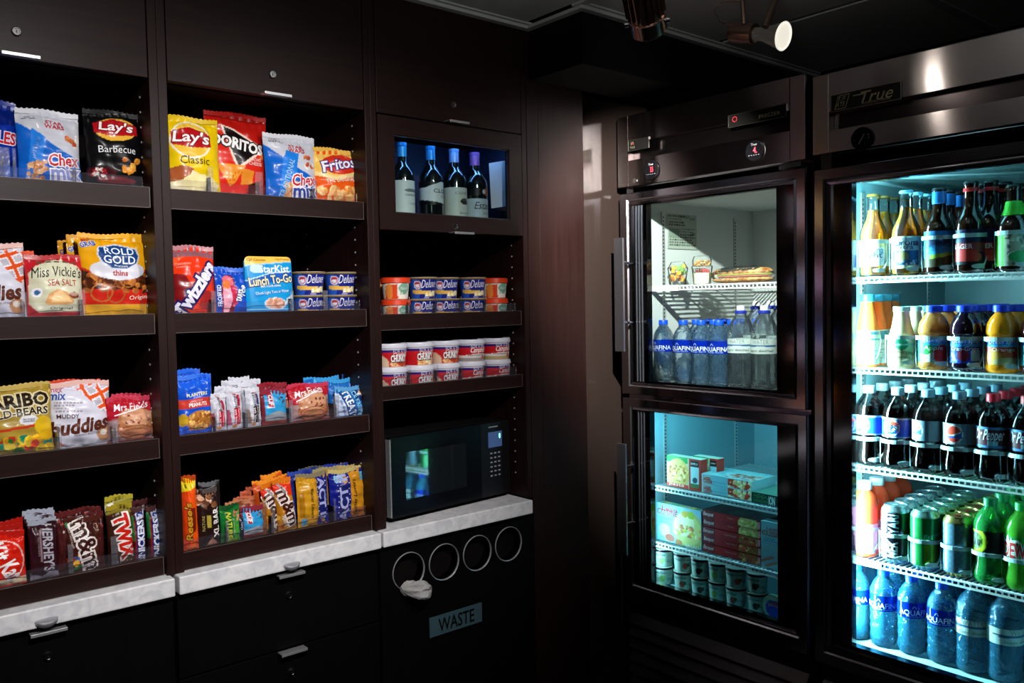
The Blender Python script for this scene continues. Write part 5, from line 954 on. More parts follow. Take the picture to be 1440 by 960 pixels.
nth = lambda k: ('second', 'third', 'fourth', 'fifth', 'sixth')[k-1]
# --- beers
NK = [(.027, 0), (.0295, .004), (.0300, .012), (.0300, .118), (.0285, .132), (.022, .150), (.0155, .168), (.0135, .185), (.0128, .222), (.0140, .224), (.0140, .229), (.0128, .230)]
CR = [(.0128, .229), (.0150, .2295), (.0150, .232), (.0135, .236), (0, .2365)]
def sc(pr, s, t=None): t = t or s; return [(a*s, b*t) for a, b in pr]
LQ = [(0, .006), (.0265, .006), (.0285, .012), (.0285, .118), (.027, .130), (.0205, .149), (.0142, .168), (.0122, .184), (.0120, .190), (0, .190)]
hA = (fz(1272, 268)-Zc['a'])/.2365; s_ = hA
yA = [fy(1228), fy(1274), fy(1320), fy(1364), fy(1424)]
crown = lambda c_: colr('cap_'+c_, c_, .3, .6)
def beer(name, lab, y, bm, zone, ops, tx, capc, ex, rz, scl=1.0):
    return bott(name, lab, 'beer bottle', (2.245, y, Zc['a']), sc(NK, 1.18, s_*scl), bm, (zone[0]*s_*scl, zone[1]*s_*scl), ops, tx, sc(CR, 1.18, s_*scl), capc, rz, None, ex)
ex = [('beer', sc(LQ, 1.18, s_), LAGER)]
b1 = beer('beer_bottle', 'clear beer bottle with pale label and gold cap at the tube side', yA[0], CLEARG, (.030, .105), [('f', '#e4ddc4'), ('r', .12, .05, .88, .97, '#f0ead8'), ('r', .14, .70, .86, .95, '#e6c890'), ('r', .84, .02, .88, 1, '#503818')],
    [('Corona', .50, .60, .58, .17, '#5a7ca0', {'b': .01}), ('Light', .52, .38, .46, .17, '#2a3450', {'b': .01})], '#7c5a1c', ex, -72)
copies(b1, 3, .066, .004, lambda k: 'clear beer bottle with gold cap, %s from the glass' % nth(k), 'gold-capped clear beers')
b2 = beer('beer_bottle', 'clear beer bottle with white and blue label and pale cap, at the front', yA[1], CLEARG, (.020, .108), [('f', '#d8dccc'), ('r', -.5, 0, 1.5, .10, '#c8c49c'), ('r', .18, .10, .86, .55, '#1c4470'), ('e', .46, .36, .15, .13, '#8c7c50'), ('s', .2, .1, .8, .28, 12, .05, ['#3c78a8', '#c8d0d8'], 3), ('r', .0, .1, .10, .5, '#1c3c6c')],
    [('Corona', .50, .82, .66, .17, '#1c2c50', {'b': .02}), ('Extra', .50, .66, .40, .09, '#1c2c50', {'b': .01})], '#7cc0e0', ex, -74)
copies(b2, 3, .066, .004, lambda k: 'clear beer bottle with pale cap, %s from the glass' % nth(k), 'pale-capped clear beers')
nkb = sc([(.0140, .190), (.0150, .191), (.0142, .222), (.0128, .223)], 1.18, s_)
b3 = beer('beer_bottle', 'dark beer bottle with bright blue neck foil and island label', yA[2], AMBERG, (.020, .118), [('f', '#2c88c0'), ('r', -.5, .58, 1.5, 1, '#1c5c98'), ('p', [(-.5, 0), (1.5, 0), (1.5, .36), (.8, .42), (.4, .30), (-.5, .20)], '#40301c'), ('p', [(.3, .22), (.9, .34), (.9, .42), (.3, .34)], '#8ca030'), ('e', .5, .75, .3, .12, '#101c40')],
    [('LANDSHARK', .52, .58, .62, .10, '#123050', {'b': .01}), ('ISLAND STYLE', .52, .48, .4, .05, '#123050')], '#12141c', [('neck_foil', nkb, colr('blue_foil', '#2c78c8', .3, .3))], -70, .985)
copies(b3, 3, .066, .004, lambda k: 'dark beer bottle with blue neck foil, %s from the glass' % nth(k), 'blue-necked dark beers')
nkr = sc([(.0142, .214), (.0150, .215), (.0148, .223), (.0130, .224)], 1.18, s_)
b4 = beer('beer_bottle', 'near-black beer bottle with red neck ring and dark blue label', yA[3], AMBERG, (.022, .112), [('f', '#0c1a40'), ('r', .05, .36, .95, .62, '#b02428'), ('r', .5, .40, .8, .58, '#8a3040'), ('e', .3, .22, .40, .16, '#c83430'), ('r', -.5, 0, 1.5, .10, '#0a0c18')],
    [('LAGER', .30, .52, .4, .10, '#e8d8d8', {'b': .02}), ('EST', .30, .86, .2, .06, '#c8d0e0')], '#101018', [('neck_ring', nkr, colr('red_ring', '#c82424', .3))], -62, 1.02)
copies(b4, 3, .066, -.008, lambda k: 'near-black beer bottle with red neck ring, %s from the glass' % nth(k), 'red-ringed dark beers')
b4b = dup(b4, (2.275, fy(1392, 2.275), Zc['a']), 'near-black beer bottle in the gap beside the green-necked bottle'); copies(b4b, 2, .066, -.008, lambda k: 'near-black beer bottle of the inner file, %s in line' % nth(k), 'red-ringed dark beers')
nkg = sc([(.0215, .150), (.0230, .151), (.0175, .168), (.0150, .186), (.0140, .188)], 1.18, s_*.95)
b5 = beer('beer_bottle', 'dark beer bottle with green neck label and scribbled white label', yA[4], AMBERG, (.016, .112), [('f', '#a8a894'), ('r', -.5, 0, .28, 1, '#4cae1c'), ('r', -.5, .93, 1.5, 1, '#3c8c20'), ('s', .32, .04, 1.2, .92, 60, .05, ['#484c44', '#c8c8b4', '#6c7468', '#88907c'], 11), ('e', .60, .26, .22, .12, '#2c9c5c')],
    [], '#0c100c', [('neck_label', nkg, colr('green_foil', '#3cb024', .35))], -66, .93)
copies(b5, 3, .066, -.006, lambda k: 'dark beer bottle with green neck label, %s from the glass' % nth(k), 'green-necked dark beers')
for q, px in enumerate((1228, 1274, 1320, 1364, 1424)): org(px, Zc['a'], .0358, .093, 'clear lane stop around the %s beer bottle of the front' % ('first', 'second', 'third', 'fourth', 'fifth')[q])
# --- juices
B_ = Zc['b']
jt = bott('tea_bottle', 'tall clear bottle of orange drink with teal cap', 'drink bottle', (2.245, fy(1220), B_), [(.026, 0), (.029, .004), (.0295, .075), (.026, .115), (.0175, .165), (.0160, .178)], tinted('orange_tea', (1, .40, .15), .6, (1, .20, .03)), (.006, .098), [('f', '#cfe0ea'), ('r', .62, .72, 1.1, .98, '#1c5c78'), ('d', .1, .1, .9, .6, 6, '#9cb4c4')], None, [(.0165, .176), (.0190, .177), (.0190, .194), (.017, .196), (0, .196)], '#2c7c98', -70)
copies(jt, 3, .062, .006, lambda k: 'clear bottle of orange drink, %s from the glass' % nth(k), 'orange drink bottles')
MLK = mat('milk_coffee', L('#c8b288'), .25, coat=.4, spec=.6)
jf = bott('coffee_bottle', 'squat glass bottle of milky coffee with pale metal cap', 'drink bottle', (2.245, fy(1268), B_), [(.031, 0), (.034, .005), (.0345, .055), (.0325, .080), (.0235, .115), (.0200, .140), (.0195, .150)], MLK, None, None, None, [(.0195, .149), (.0215, .150), (.0215, .160), (.020, .162), (0, .162)], '#a8c4b8', -66)
mk = lathe_surf([(.031, 0), (.034, .005), (.0345, .055), (.0325, .080), (.0235, .115)]); sf = mk(.008, .078)
sheet(sf, [('f', '#c8b288'), ('e', .5, .82, .16, .16, '#1c6c4c'), ('r', .1, .74, .9, .80, '#8cb8a0'), ('d', .3, .1, .8, .4, 4, '#8c7c5c')], .65, 60, 34, 'label', CARD, jf, -.1, 1.1)
lettering([('Frappuccino', .5, .50, .62, .13, '#3c2c1c', {'rot': -8, 'sh': .2}), ('mocha', .55, .32, .3, .08, '#3c2c1c', {'sh': .2})], sf, .106, .07, .004, jf)
copies(jf, 3, .072, .002, lambda k: 'bottle of milky coffee, %s from the glass' % nth(k), 'milky coffee bottles')
JP = [(r_*1.08, z_) for r_, z_ in [(.028, 0), (.0335, .006), (.0345, .014), (.0335, .020), (.0335, .078), (.0345, .082), (.0335, .086), (.0320, .090), (.0345, .094), (.0345, .100), (.032, .118), (.024, .135), (.0165, .144), (.0160, .150)]]
CAPJ = [(r_*1.08, z_) for r_, z_ in [(.0165, .147), (.0200, .148), (.0205, .160), (.019, .164), (0, .165)]]
def juice(lab, px, bm, ops, tx, n=3):
    j = bott('juice_bottle', lab, 'juice bottle', (2.245, fy(px), B_), JP, bm, (.020, .079), ops, tx, CAPJ, '#1c3cc8', -68)
    copies(j, n, .074, 0.0, lambda k: lab.split(' with')[0]+', %s from the glass' % nth(k)); return j
juice('apple juice bottle with green and red fruit label', 1313, tinted('apple_juice', (1, .65, .30), .4, (.85, .32, .08)), [('f', '#2c8c80'), ('r', -.5, .84, 1.5, 1, '#1c50b8'), ('r', -.5, .70, 1.5, .82, '#3ca8d0'), ('e', .68, .34, .19, .22, '#b01c20'), ('e', .34, .28, .18, .16, '#e0d8c8'), ('e', .30, .55, .2, .12, '#2c8c3c')], [('Ocean Spray', .5, .91, .6, .10, '#e8f0f8', {'sh': .1}), ('Apple', .50, .60, .4, .12, '#e8f0e0', {'sh': .2})])
juice('dark grape juice bottle with blue berry label', 1358, mat('grape_juice', (.010, .003, .010), .05, coat=.5), [('f', '#14308c'), ('r', -.5, .84, 1.5, 1, '#1c50b8'), ('r', -.5, .70, 1.5, .82, '#3c90d0'), ('s', -.1, .04, .35, .5, 16, .06, ['#2848a8', '#6080d0', '#a0b0e0'], 3), ('e', .45, .36, .12, .14, '#7c1c30'), ('r', .6, .1, .84, .55, '#8cb8d8')], [('Ocean Spray', .5, .91, .6, .10, '#e8f0f8', {'sh': .1}), ('Cran-Grape', .48, .60, .6, .12, '#e8ecf8', {'sh': .15})])
juice('orange juice bottle with red banner label', 1410, tinted('orange_juice', (1, .5, .1), .8, (1, .28, .01)), [('f', '#b85c2c'), ('r', -.5, .84, 1.5, 1, '#1c50b8'), ('r', -.5, .72, 1.5, .82, '#3ca0d0'), ('r', .1, .52, .9, .70, '#c02c30'), ('e', .30, .28, .17, .20, '#e89030'), ('e', .30, .28, .12, .15, '#f0a850'), ('e', .75, .38, .2, .18, '#c84c28'), ('e', .6, .12, .3, .1, '#c8b080')], [('Ocean Spray', .5, .91, .6, .10, '#e8f0f8', {'sh': .1}), ('Orange', .50, .61, .44, .10, '#f8e8d8', {'b': .01})])
juice('cranberry juice bottle with teal label at the frame edge', 1460, mat('cranberry', (.05, .004, .006), .05, coat=.5), [('f', '#2c8c90'), ('r', -.5, .84, 1.5, 1, '#1c50b8')], [('Ocean Spray', .5, .91, .6, .10, '#e8f0f8', {'sh': .1})], 2)
for q, (px, rr_) in enumerate(((1220, .030), (1268, .0355), (1313, .0378), (1358, .0378), (1410, .0378), (1460, .0378))): org(px, B_, rr_, .082, 'clear lane stop around the %s bottle of the juice shelf' % ('first', 'second', 'third', 'fourth', 'fifth', 'sixth')[q])
# --- colas
C_ = Zc['c']; hC = (fz(1305, 547)-C_)/.235
CP = sc([(.024, 0), (.031, .003), (.0355, .014), (.0355, .030), (.0315, .060), (.0330, .078), (.0360, .090), (.0360, .150), (.0345, .168), (.0270, .188), (.0150, .208), (.0130, .212), (.0130, .222)], 1.08, hC)
CL = sc([(0, .003), (.0303, .004), (.0345, .014), (.0345, .030), (.0305, .060), (.0320, .078), (.0350, .090), (.0350, .150), (.0335, .167), (.0300, .178), (0, .178)], 1.08, hC)
CC = sc([(.0135, .213), (.0150, .214), (.0152, .232), (.0140, .235), (0, .2352)], 1.08, hC)
def cola(lab, px, ops, tx, cap, rz, n, grp, y=None):
    r = bott('cola_bottle', lab, 'soda bottle', (2.245, fy(px), C_), CP, COLAB, (.092*hC, .149*hC), ops, tx, CC, cap, rz, None, [('cola', CL, COLA)])
    copies(r, n, .0785, 0.001, lambda k: 'cola bottle of the %s file from the tube, %s from the glass' % (('first', 'second', 'third', 'fourth', 'fifth', 'sixth')[(1222, 1263, 1306, 1350, 1398, 1447).index(px)], nth(k)), grp, 20); return r
pep = [('f', '#1446b4'), ('r', -.5, .92, 1.5, 1, '#a8c8e8'), ('r', -.5, 0, 1.5, .06, '#a8c8e8'), ('e', .42, .50, .19, .19, '#e8ecf4'), ('p', [(.24, .62), (.3, .80), (.42, .88), (.54, .80), (.60, .66), (.45, .60)], '#d83c28'), ('p', [(.25, .36), (.32, .20), (.42, .14), (.54, .22), (.58, .38), (.42, .30)], '#1446b4')]
cola('blue-labelled cola bottle with white cap beside the tube', 1222, pep, [('PEPSI', .43, .49, .30, .12, '#1c2c6c', {'b': .03})], '#b8d4e4', -80, 3, 'blue-labelled colas')
cola('blue-labelled cola bottle with white cap, next along the front', 1263, pep, [('PEPSI', .43, .49, .30, .12, '#1c2c6c', {'b': .03})], '#a4c8dc', -78, 3, 'blue-labelled colas of the second lane')
dp = [('f', '#9cb0bc'), ('r', .5, 0, .64, 1, '#5c7888'), ('r', 1.0, 0, 1.2, 1, '#5c7888'), ('e', .36, .50, .17, .19, '#dce4ec'), ('e', .36, .50, .15, .17, '#d83c28'), ('p', [(.2, .3), (.52, .30), (.5, .62), (.36, .44), (.22, .42)], '#1c50a8'), ('p', [(.22, .45), (.36, .47), (.5, .66), (.5, .58), (.36, .42), (.22, .38)], '#dce4ec')]
cola('silver-labelled cola bottle with round emblem turned aside', 1306, dp, [('diet pepsi', .90, .5, .5, .12, '#34485c', {'rot': 90})], '#88b8d0', -92, 3, 'silver-labelled colas')
cola('silver-labelled cola bottle with round emblem facing out', 1350, dp, [('diet pepsi', .95, .5, .5, .12, '#34485c', {'rot': 90})], '#78a8c4', -62, 3, 'silver-labelled colas of the second lane')
dpp = [('f', '#4c1420'), ('r', -.5, .86, 1.5, .97, '#3c78b0'), ('r', -.5, .03, 1.5, .12, '#3c78b0'), ('p', [(.0, .1), (.12, .1), (.2, .85), (.08, .85)], '#8c2c44'), ('r', .42, .12, .60, .34, '#8cc0d0')]
cola('dark red labelled cola bottle with red cap', 1398, dpp, [('Dr Pepper', .44, .56, .56, .28, '#e0dce8', {'sh': .2, 'b': .02})], '#d42038', -74, 3, 'red-capped colas')
cola('dark red labelled cola bottle with red cap at the frame edge', 1447, dpp, [('Dr Pepper', .44, .56, .56, .28, '#e0dce8', {'sh': .2, 'b': .02})], '#c83038', -78, 2, 'red-capped colas of the last lane')
for q, px in enumerate((1222, 1263, 1306, 1350, 1398, 1447)): org(px, C_, .0394, .080*hC, 'clear lane stop around the %s cola bottle of the front' % ('first', 'second', 'third', 'fourth', 'fifth', 'sixth')[q])
# --- cans and bottles
D_ = Zc['d']
pk = bott('juice_drink_bottle', 'red fruit drink bottle with white cap and pink label', 'drink bottle', (2.240, fy(1216, 2.24), D_), [(.028, 0), (.0335, .005), (.0345, .015), (.034, .090), (.0345, .094), (.0345, .145), (.030, .165), (.018, .180), (.0165, .186)], tinted('red_drink', (1, .20, .10), .85, (1, .08, .02)), (.012, .092), [('f', '#e8c8d4'), ('r', -.5, 0, 1.5, .10, '#c8404c'), ('e', .5, .45, .2, .28, '#d88c98'), ('e', .5, .40, .10, .18, '#e8d8dc')], [('ade', .5, .8, .3, .12, '#b83c50')], [(.0165, .183), (.0195, .184), (.0195, .203), (.018, .205), (0, .205)], '#d8e4ec', -72)
copies(pk, 3, .073, .002, lambda k: 'red fruit drink bottle with white cap, %s from the glass' % nth(k), 'red fruit drink bottles')
hD = (fz(1302, 716)-D_)/.157
CAN = sc([(r_*1.08, z_) for r_, z_ in [(.023, 0), (.0255, .002), (.0330, .012), (.0330, .140), (.0315, .146), (.0270, .153), (.0270, .157), (.0262, .1575), (.0255, .155), (0, .1545)]], 1, hD)
def can(lab, px, ops, tx, top, rz, n, grp, metal=True):
    r = bott('drink_can', lab, 'drink can', (2.245, fy(px), D_), CAN, colr('can_end_'+top, top, .25, .9), (.012*hD, .1395*hD), ops, tx, None, '', rz, None, (), METC)
    tb_ = MB(); tb_.lathe([(0, .1560*hD), (.007, .1562*hD), (.0075, .1575*hD), (0, .158*hD)], 16, (0, -.005, 0)); tb_.build('pull_tab', colr('tab_'+top, '#c02828' if top == '#c8b46c' else top, .3, .8), r, smooth=True)
    copies(r, n, .0675, .0035, lambda k: lab.split(' with')[0]+' %s from the glass' % nth(k), grp, 25); return r
can('pink and black tall can with pale top', 1260, [('f', '#201824'), ('p', [(-.1, 0), (.26, 0), (.36, 1), (-.1, 1)], '#e088a8'), ('p', [(.0, 0), (.14, 0), (.2, .5), (.05, .5)], '#f0d8e0'), ('p', [(.78, 0), (1.2, 0), (1.2, 1), (.7, 1)], '#1c5c44')], [('YARI', .50, .76, .46, .22, '#a8c0d8', {'rot': 90, 'b': .03}), ('MEK', .48, .22, .40, .22, '#c8d0e0', {'rot': 90, 'b': .03, 'sh': .2})], '#b4ccd4', -74, 4, 'pink and black tall cans')
can('green tall can with faint leaf pattern and pale top', 1302, [('f', '#18803c'), ('r', -.5, 0, .3, .42, '#60b080'), ('r', .5, .0, .75, .45, '#5c8c1c'), ('n', 14, .08)], [('Perrier', .72, .66, .46, .10, '#3c9c84', {'rot': 12, 'sh': .2})], '#a0d0c8', -70, 4, 'green tall cans')
can('silver blue tall can with gold rim and red tab', 1349, [('f', '#6c90a8'), ('n', 40, .15), ('r', -.5, .45, 1.5, .47, '#88a8bc')], [], '#c8b46c', -70, 4, 'silver blue cans with gold rims')
GRN = tinted('green_soda', (.25, .90, .35), .30, (.05, .55, .12))
g1 = bott('soda_bottle', 'green soda bottle with black and yellow label', 'soda bottle', (2.245, fy(1395), D_), sc(CP, 1, .98), GRN, (.088*hC, .145*hC), [('f', '#141810'), ('e', .22, .5, .26, .26, '#b8c820'), ('e', .22, .5, .18, .18, '#486c14')], [('7', .20, .54, .16, .24, '#182008', {'b': .04}), ('UP', .28, .42, .14, .12, '#182008', {'b': .04})], sc(CC, 1, .98), '#1c8c50', -76)
copies(g1, 3, .0745, .0, lambda k: 'green soda bottle, %s from the glass' % nth(k), 'green soda bottles')
g2 = bott('soda_bottle', 'bright green soda bottle with white and red lettering', 'soda bottle', (2.245, fy(1440), D_), sc(CP, 1, .98), tinted('lime_soda', (.45, .95, .15), .45, (.12, .60, .05)), (.088*hC, .145*hC), [('f', '#1c8c2c'), ('r', -.5, 0, 1.5, .1, '#18702c')], [('Mtn', .34, .68, .34, .28, '#e8f0e8', {'b': .03, 'rot': 12}), ('DEW', .40, .36, .42, .28, '#d02c2c', {'b': .03, 'o': '#e8f0e8'})], sc(CC, 1, .98), '#34b850', -80)
copies(g2, 2, .0745, .0, lambda k: 'bright green soda bottle, %s from the glass' % nth(k), 'bright green soda bottles')
for q, (px, rr_) in enumerate(((1216, .0355), (1260, .0362), (1302, .0362), (1349, .0362), (1395, .0394), (1440, .0394))): org(px, D_, rr_, .076, 'clear lane stop around the %s drink of the can shelf' % ('first', 'second', 'third', 'fourth', 'fifth', 'sixth')[q])
# --- waters on the cooler floor
AQ = [(r_*1.07, z_) for r_, z_ in [(.022, 0), (.028, .003), (.0310, .012), (.0318, .030), (.0300, .040), (.0322, .050), (.0300, .060), (.0322, .070), (.0308, .082), (.0325, .098), (.0325, .142), (.031, .155), (.024, .172), (.0145, .185), (.0135, .188), (.0135, .196)]]
CAQ = [(.0140, .190), (.0155, .191), (.0155, .204), (.0145, .206), (0, .206)]
BLUL = clear('blue_film', (.05, .18, .9), haze=.6, hcol=(.003, .025, .42), ior=1.35, rough=.06)
def water(lab, loc, rz, grp=None, m=None, first={}):
    m = m or PETB
    if m.name in first: return dup(first[m.name], loc, lab, grp, rad(rz))
    r = bott('water_bottle', lab, 'water bottle', loc, AQ, m, None, None, None, CAQ, '#1450d8', rz, grp)
    mk = lathe_surf(AQ); sf = mk(.100, .141); U, V = np.meshgrid(np.linspace(-.5, 1.5, 61), np.linspace(0, 1, 5)); npmesh('label', sf(U.ravel(), V.ravel(), 0), gridq(60, 4), BLUL, None, True, r)
    lettering([('AQUAFINA', .5, .34, .86, .16, '#dfe8f8', {'b': .01}), ('PURIFIED WATER', .5, .12, .5, .035, '#a8c0f0'), ('/\\', .42, .72, .10, .07, '#b8ccf4', {})], sf, .102, .041, .004, r); first[m.name] = r; return r
E_ = Zc['e']+.001; sW = .90
wl = []
for q, (px, X, rz) in enumerate(((1205, 2.235, -92), (1243, 2.240, -70), (1283, 2.245, -40), (1326, 2.245, -72))):
    wl.append(water('blue-capped water bottle on the cooler floor, %s of the front' % ('first', 'second', 'third', 'fourth')[q], (X, fy(px, X), E_), rz, 'blue-capped waters on the cooler floor'))
for q in range(4):
    for k in (1, 2, 3): water('blue-capped water bottle on the cooler floor, row %s behind the %s' % (('two', 'three', 'four')[k-1], ('first', 'second', 'third', 'fourth')[q]), (2.245+.0705*k, wl[q].location.y+.010, E_), -70+random.uniform(-30, 30), 'blue-capped waters on the cooler floor')
SW = [(.026, 0), (.034, .004), (.0365, .014), (.0358, .040), (.0365, .060), (.0358, .085), (.0365, .100), (.0365, .165), (.0345, .190), (.0265, .215), (.0155, .232), (.0140, .236), (.0140, .243)]
CSW = [(.0150, .238), (.0185, .239), (.0185, .247), (.0120, .250), (.0110, .262), (0, .263)]
def water2(lab, loc, rz, cap, mt, grp=None, scl=1, first={}):
    k = cap+mt.name+str(scl)
    if k in first: return dup(first[k], loc, lab, grp, rad(rz))
    r = bott('tall_water_bottle', lab, 'water bottle', loc, sc(SW, 1.12, scl), mt, (.112*scl, .158*scl), [('f', '#b8c4c0'), ('r', .0, .55, .9, .62, '#304858'), ('p', [(.1, .44), (.5, .52), (.9, .46), (.9, .56), (.5, .60), (.1, .54)], '#285890'), ('r', 1.02, .1, 1.3, .9, '#d8e4e4')], [('WATER', .5, .82, .40, .10, '#788488', {}), ('vapor distilled', .5, .2, .6, .07, '#485460')], None, '', rz, grp)
    MB().lathe(sc(CSW[:4], 1, scl), 28).build('cap_collar', colr('collar_'+cap, '#1c2c8c' if cap == 'w' else '#101c3c', .4), r, smooth=True)
    MB().lathe([(.0125, .247*scl), (.0125, .262*scl), (.011, .264*scl), (0, .2645*scl)], 24).build('cap', colr('sportcap_'+cap, '#e0e4e4' if cap == 'w' else '#1c2848', .4), r, smooth=True)
    first[k] = r; return r
for q, (px, lab) in enumerate(((1371, 'tall clear water bottle with dark cap, first of the two fronts'), (1417, 'tall clear water bottle with dark cap and pale side panel'))):
    w2 = water2(lab, (2.250, fy(px, 2.25), E_), -70 if q == 0 else -20, 'd', PETB, None, .86)
    for k in (1, 2, 3): water2('tall clear water bottle with dark cap behind the %s, row %s' % (('first', 'second')[q], ('two', 'three', 'four')[k-1]), (2.250+.077*k, w2.location.y, E_), -60, 'd', PETB, 'tall dark-capped waters behind')

# ================================================================== HALF-DOOR COOLER: upper compartment
U1 = 1.2265
def fy1(px, X): return onX(px, 480, X)[1]
for q, (px, X, rz) in enumerate(((933, 2.235, -88), (961, 2.235, -72), (986, 2.235, -72), (1011, 2.235, -78))):
    w1 = water('blue-capped water bottle behind the half door, %s of the front' % ('first', 'second', 'third', 'fourth')[q], (X, fy1(px, X), U1), rz, 'blue-capped waters behind the half door', PETF)
    if q: 
        for k in (1, 2, 3): water('blue-capped water bottle behind the half door, row %s behind the %s' % (('two', 'three', 'four')[k-1], ('first', 'second', 'third', 'fourth')[q]), (X+.069*k, w1.location.y, U1), -70+random.uniform(-30, 30), 'blue-capped waters behind the half door', PETF)
for q, px in enumerate((1042, 1075)):
    w2 = water2('tall clear water bottle with white cap and blue collar, %s' % ('nearer the small waters', 'at the window edge')[q], (2.240, fy1(px, 2.24), U1), -76, 'w', PET, None, .95)
    for k in (1, 2): water2('tall white-capped water bottle behind the %s, row %s' % (('nearer one', 'edge one')[q], ('two', 'three')[k-1]), (2.240+.077*k, w2.location.y-.004, U1), -70, 'w', PET, 'tall white-capped waters behind')
S1 = 1.5475
FRU = clear('clear_cup', (.97, .98, .97), haze=.05, ior=1.12, rough=.06)
f = thing('fruit_cup', (2.27, fy1(954, 2.27), S1), 'clear domed cup of cut fruit on the white wire shelf', 'food cup')
MB().lathe([(.024, 0), (.026, .002), (.034, .055), (.036, .056), (.034, .058), (.022, .078), (.010, .080)], 36).build('cup', FRU, f, smooth=True)
R = np.random.RandomState(5)
for k in range(34):
    a = R.uniform(0, 6.28); z = .008+.050*R.rand()+.008; rr_ = (.008+.016*R.rand()**.5)*min(1, (.024+z*.15)/.03); c_ = ['#f0a028', '#e88820', '#f4b840', '#e8702c'][k % 4] if z < .040 else ['#78b04c', '#f0b030', '#4c1828', '#8cc060', '#381020', '#f4c048'][k % 6]
    b = MB(); s = .007*R.uniform(.8, 1.3); b.lathe([(0, -s), (s*.8, -s*.7), (s, 0), (s*.75, s*.7), (0, s)], 8, (rr_*math.cos(a), rr_*math.sin(a), z)); b.build('fruit_piece', colr('fruit_'+c_, c_, .25), f, smooth=True)
f = thing('parfait_cup', (2.27, fy1(988, 2.27), S1), 'clear yogurt parfait cup with red berries and a granola lid', 'food cup')
MB().lathe([(.026, 0), (.028, .002), (.033, .052), (.034, .056), (.034, .060), (.030, .062), (.031, .080), (.026, .092), (.012, .094)], 36).build('cup', FRU, f, smooth=True)
MB().lathe([(0, .002), (.0265, .003), (.0305, .038), (0, .039)], 30).build('yogurt', colr('yogurt', '#dfe0c4', .4), f, smooth=True)
for k in range(12):
    a = k*2.4; rr_ = .022*math.sqrt((k+.5)/12); b = MB(); s = .0065; b.lathe([(0, -s), (s*.8, -s*.7), (s, 0), (s*.75, s*.7), (0, s)], 8, (rr_*math.cos(a), rr_*math.sin(a), .043+.004*(k < 4))); b.build('berry', colr('berry', '#b82c30', .3), f, smooth=True)
for k in range(46):
    a = k*2.4; rr_ = .026*math.sqrt((k % 16+.5)/16); z = .064+.006*(k//16); s = .0048*R.uniform(.7, 1.2); c_ = ['#b07830', '#d8a048', '#8c5820', '#e8c070'][k % 4]; b = MB(); b.lathe([(0, -s), (s, -s*.3), (s*.8, s*.5), (0, s*.8)], 6, (rr_*math.cos(a), rr_*math.sin(a), z)); b.build('granola', colr('granola_'+c_, c_, .5), f)
lettering([('NUTRI', .4, .75, .40, .14, '#304034', {'b': .02})], lathe_surf([(.028, 0), (.034, .056)])(.03, .05), .1, .02, .004, f); f.rotation_euler[2] = rad(-70)
# wrapped sandwich
ya, yb = fy1(1002, 2.30), fy1(1084, 2.30); f = thing('wrapped_sandwich', (2.31, (ya+yb)/2, S1+.001), 'long plastic-wrapped sandwich roll on the white wire shelf', 'sandwich')
LL = abs(ya-yb)/2
def loaf(z0, h, wd, col, nm, m_, nz=0, seed=1):
    V = []; R = np.random.RandomState(seed); nu, nv = 40, 20
    for i in range(nu+1):
        t = -1+2*i/nu; e = max(0, 1-abs(t)**3.2)**.5
        for j in range(nv):
            a = 2*math.pi*j/nv; q = 1+nz*R.uniform(-1, 1); V.append((wd*math.cos(a)*e*q, LL*t, z0+h/2+h/2*math.sin(a)*e*q))
    Fc = [(i*nv+j, i*nv+(j+1) % nv, (i+1)*nv+(j+1) % nv, (i+1)*nv+j) for i in range(nu) for j in range(nv)]
    return npmesh(nm, V, Fc, m_, None, True, f)
BRD = mat('bread_crust', L('#b8783c'), .45); _n = bump(BRD, 60, .4, .002); ramp(BRD, _n.outputs[0], [(.35, L('#8c5020')), (.65, L('#d8a468'))], BRD.node_tree.nodes['Principled BSDF'].inputs['Base Color'])
loaf(0, .024, .042, None, 'bottom_bread', BRD); loaf(.018, .034, .042, None, 'top_bread', BRD)
loaf(.017, .010, .043, None, 'meat', colr('ham', '#c87868', .4), .04, 3); loaf(.022, .009, .044, None, 'lettuce', colr('lettuce', '#a0b848', .45), .08, 4)
wr = loaf(-.0005, .0545, .047, None, 'wrap', clear('cling_wrap', (.97, .97, .97), haze=.03, ior=1.3, rough=.08, bmp=.9, bs=40), .02, 6); wr.scale = (1, 1.03, 1)

# ================================================================== HALF-DOOR COOLER: frozen goods
def carton(name, label, cat, X, ya, yb, z, h, dep, front, ftx, top, side, group=None, ttx=None):
    """box with printed front, top and side; ya > yb"""
    W = ya-yb; r = thing(name, (X, ya, z), label, cat, group)
    MB().box(.0004, dep, -W, 0, 0, h).build('box', colr('carton_'+side, side, .4), r, bevel=.0008)
    sf = lambda U, V, o: np.stack([-.0002-o+U*0, -U*W, V*h], 1); sheet(sf, front, h/W, max(12, int(W/.0022)), max(8, int(h/.0022)), 'front_print', CARD, r)
    st = lambda U, V, o: np.stack([V*dep, -U*W, h+.0010+o+V*0], 1); sheet(st, top, dep/W, 30, 30, 'top_print', CARD, r)
    if ftx: lettering(ftx, sf, W, h, 0, r)
    return r
food = lambda a, b, c, d, s, cols=('#d8a048', '#a86828', '#e8c878', '#8c4c24'): ('s', a, b, c, d, 50, .05, list(cols), s)
X1 = 2.225; Z1_ = .8765; Z2_ = .6835
y = lambda px: fy1(px, X1)
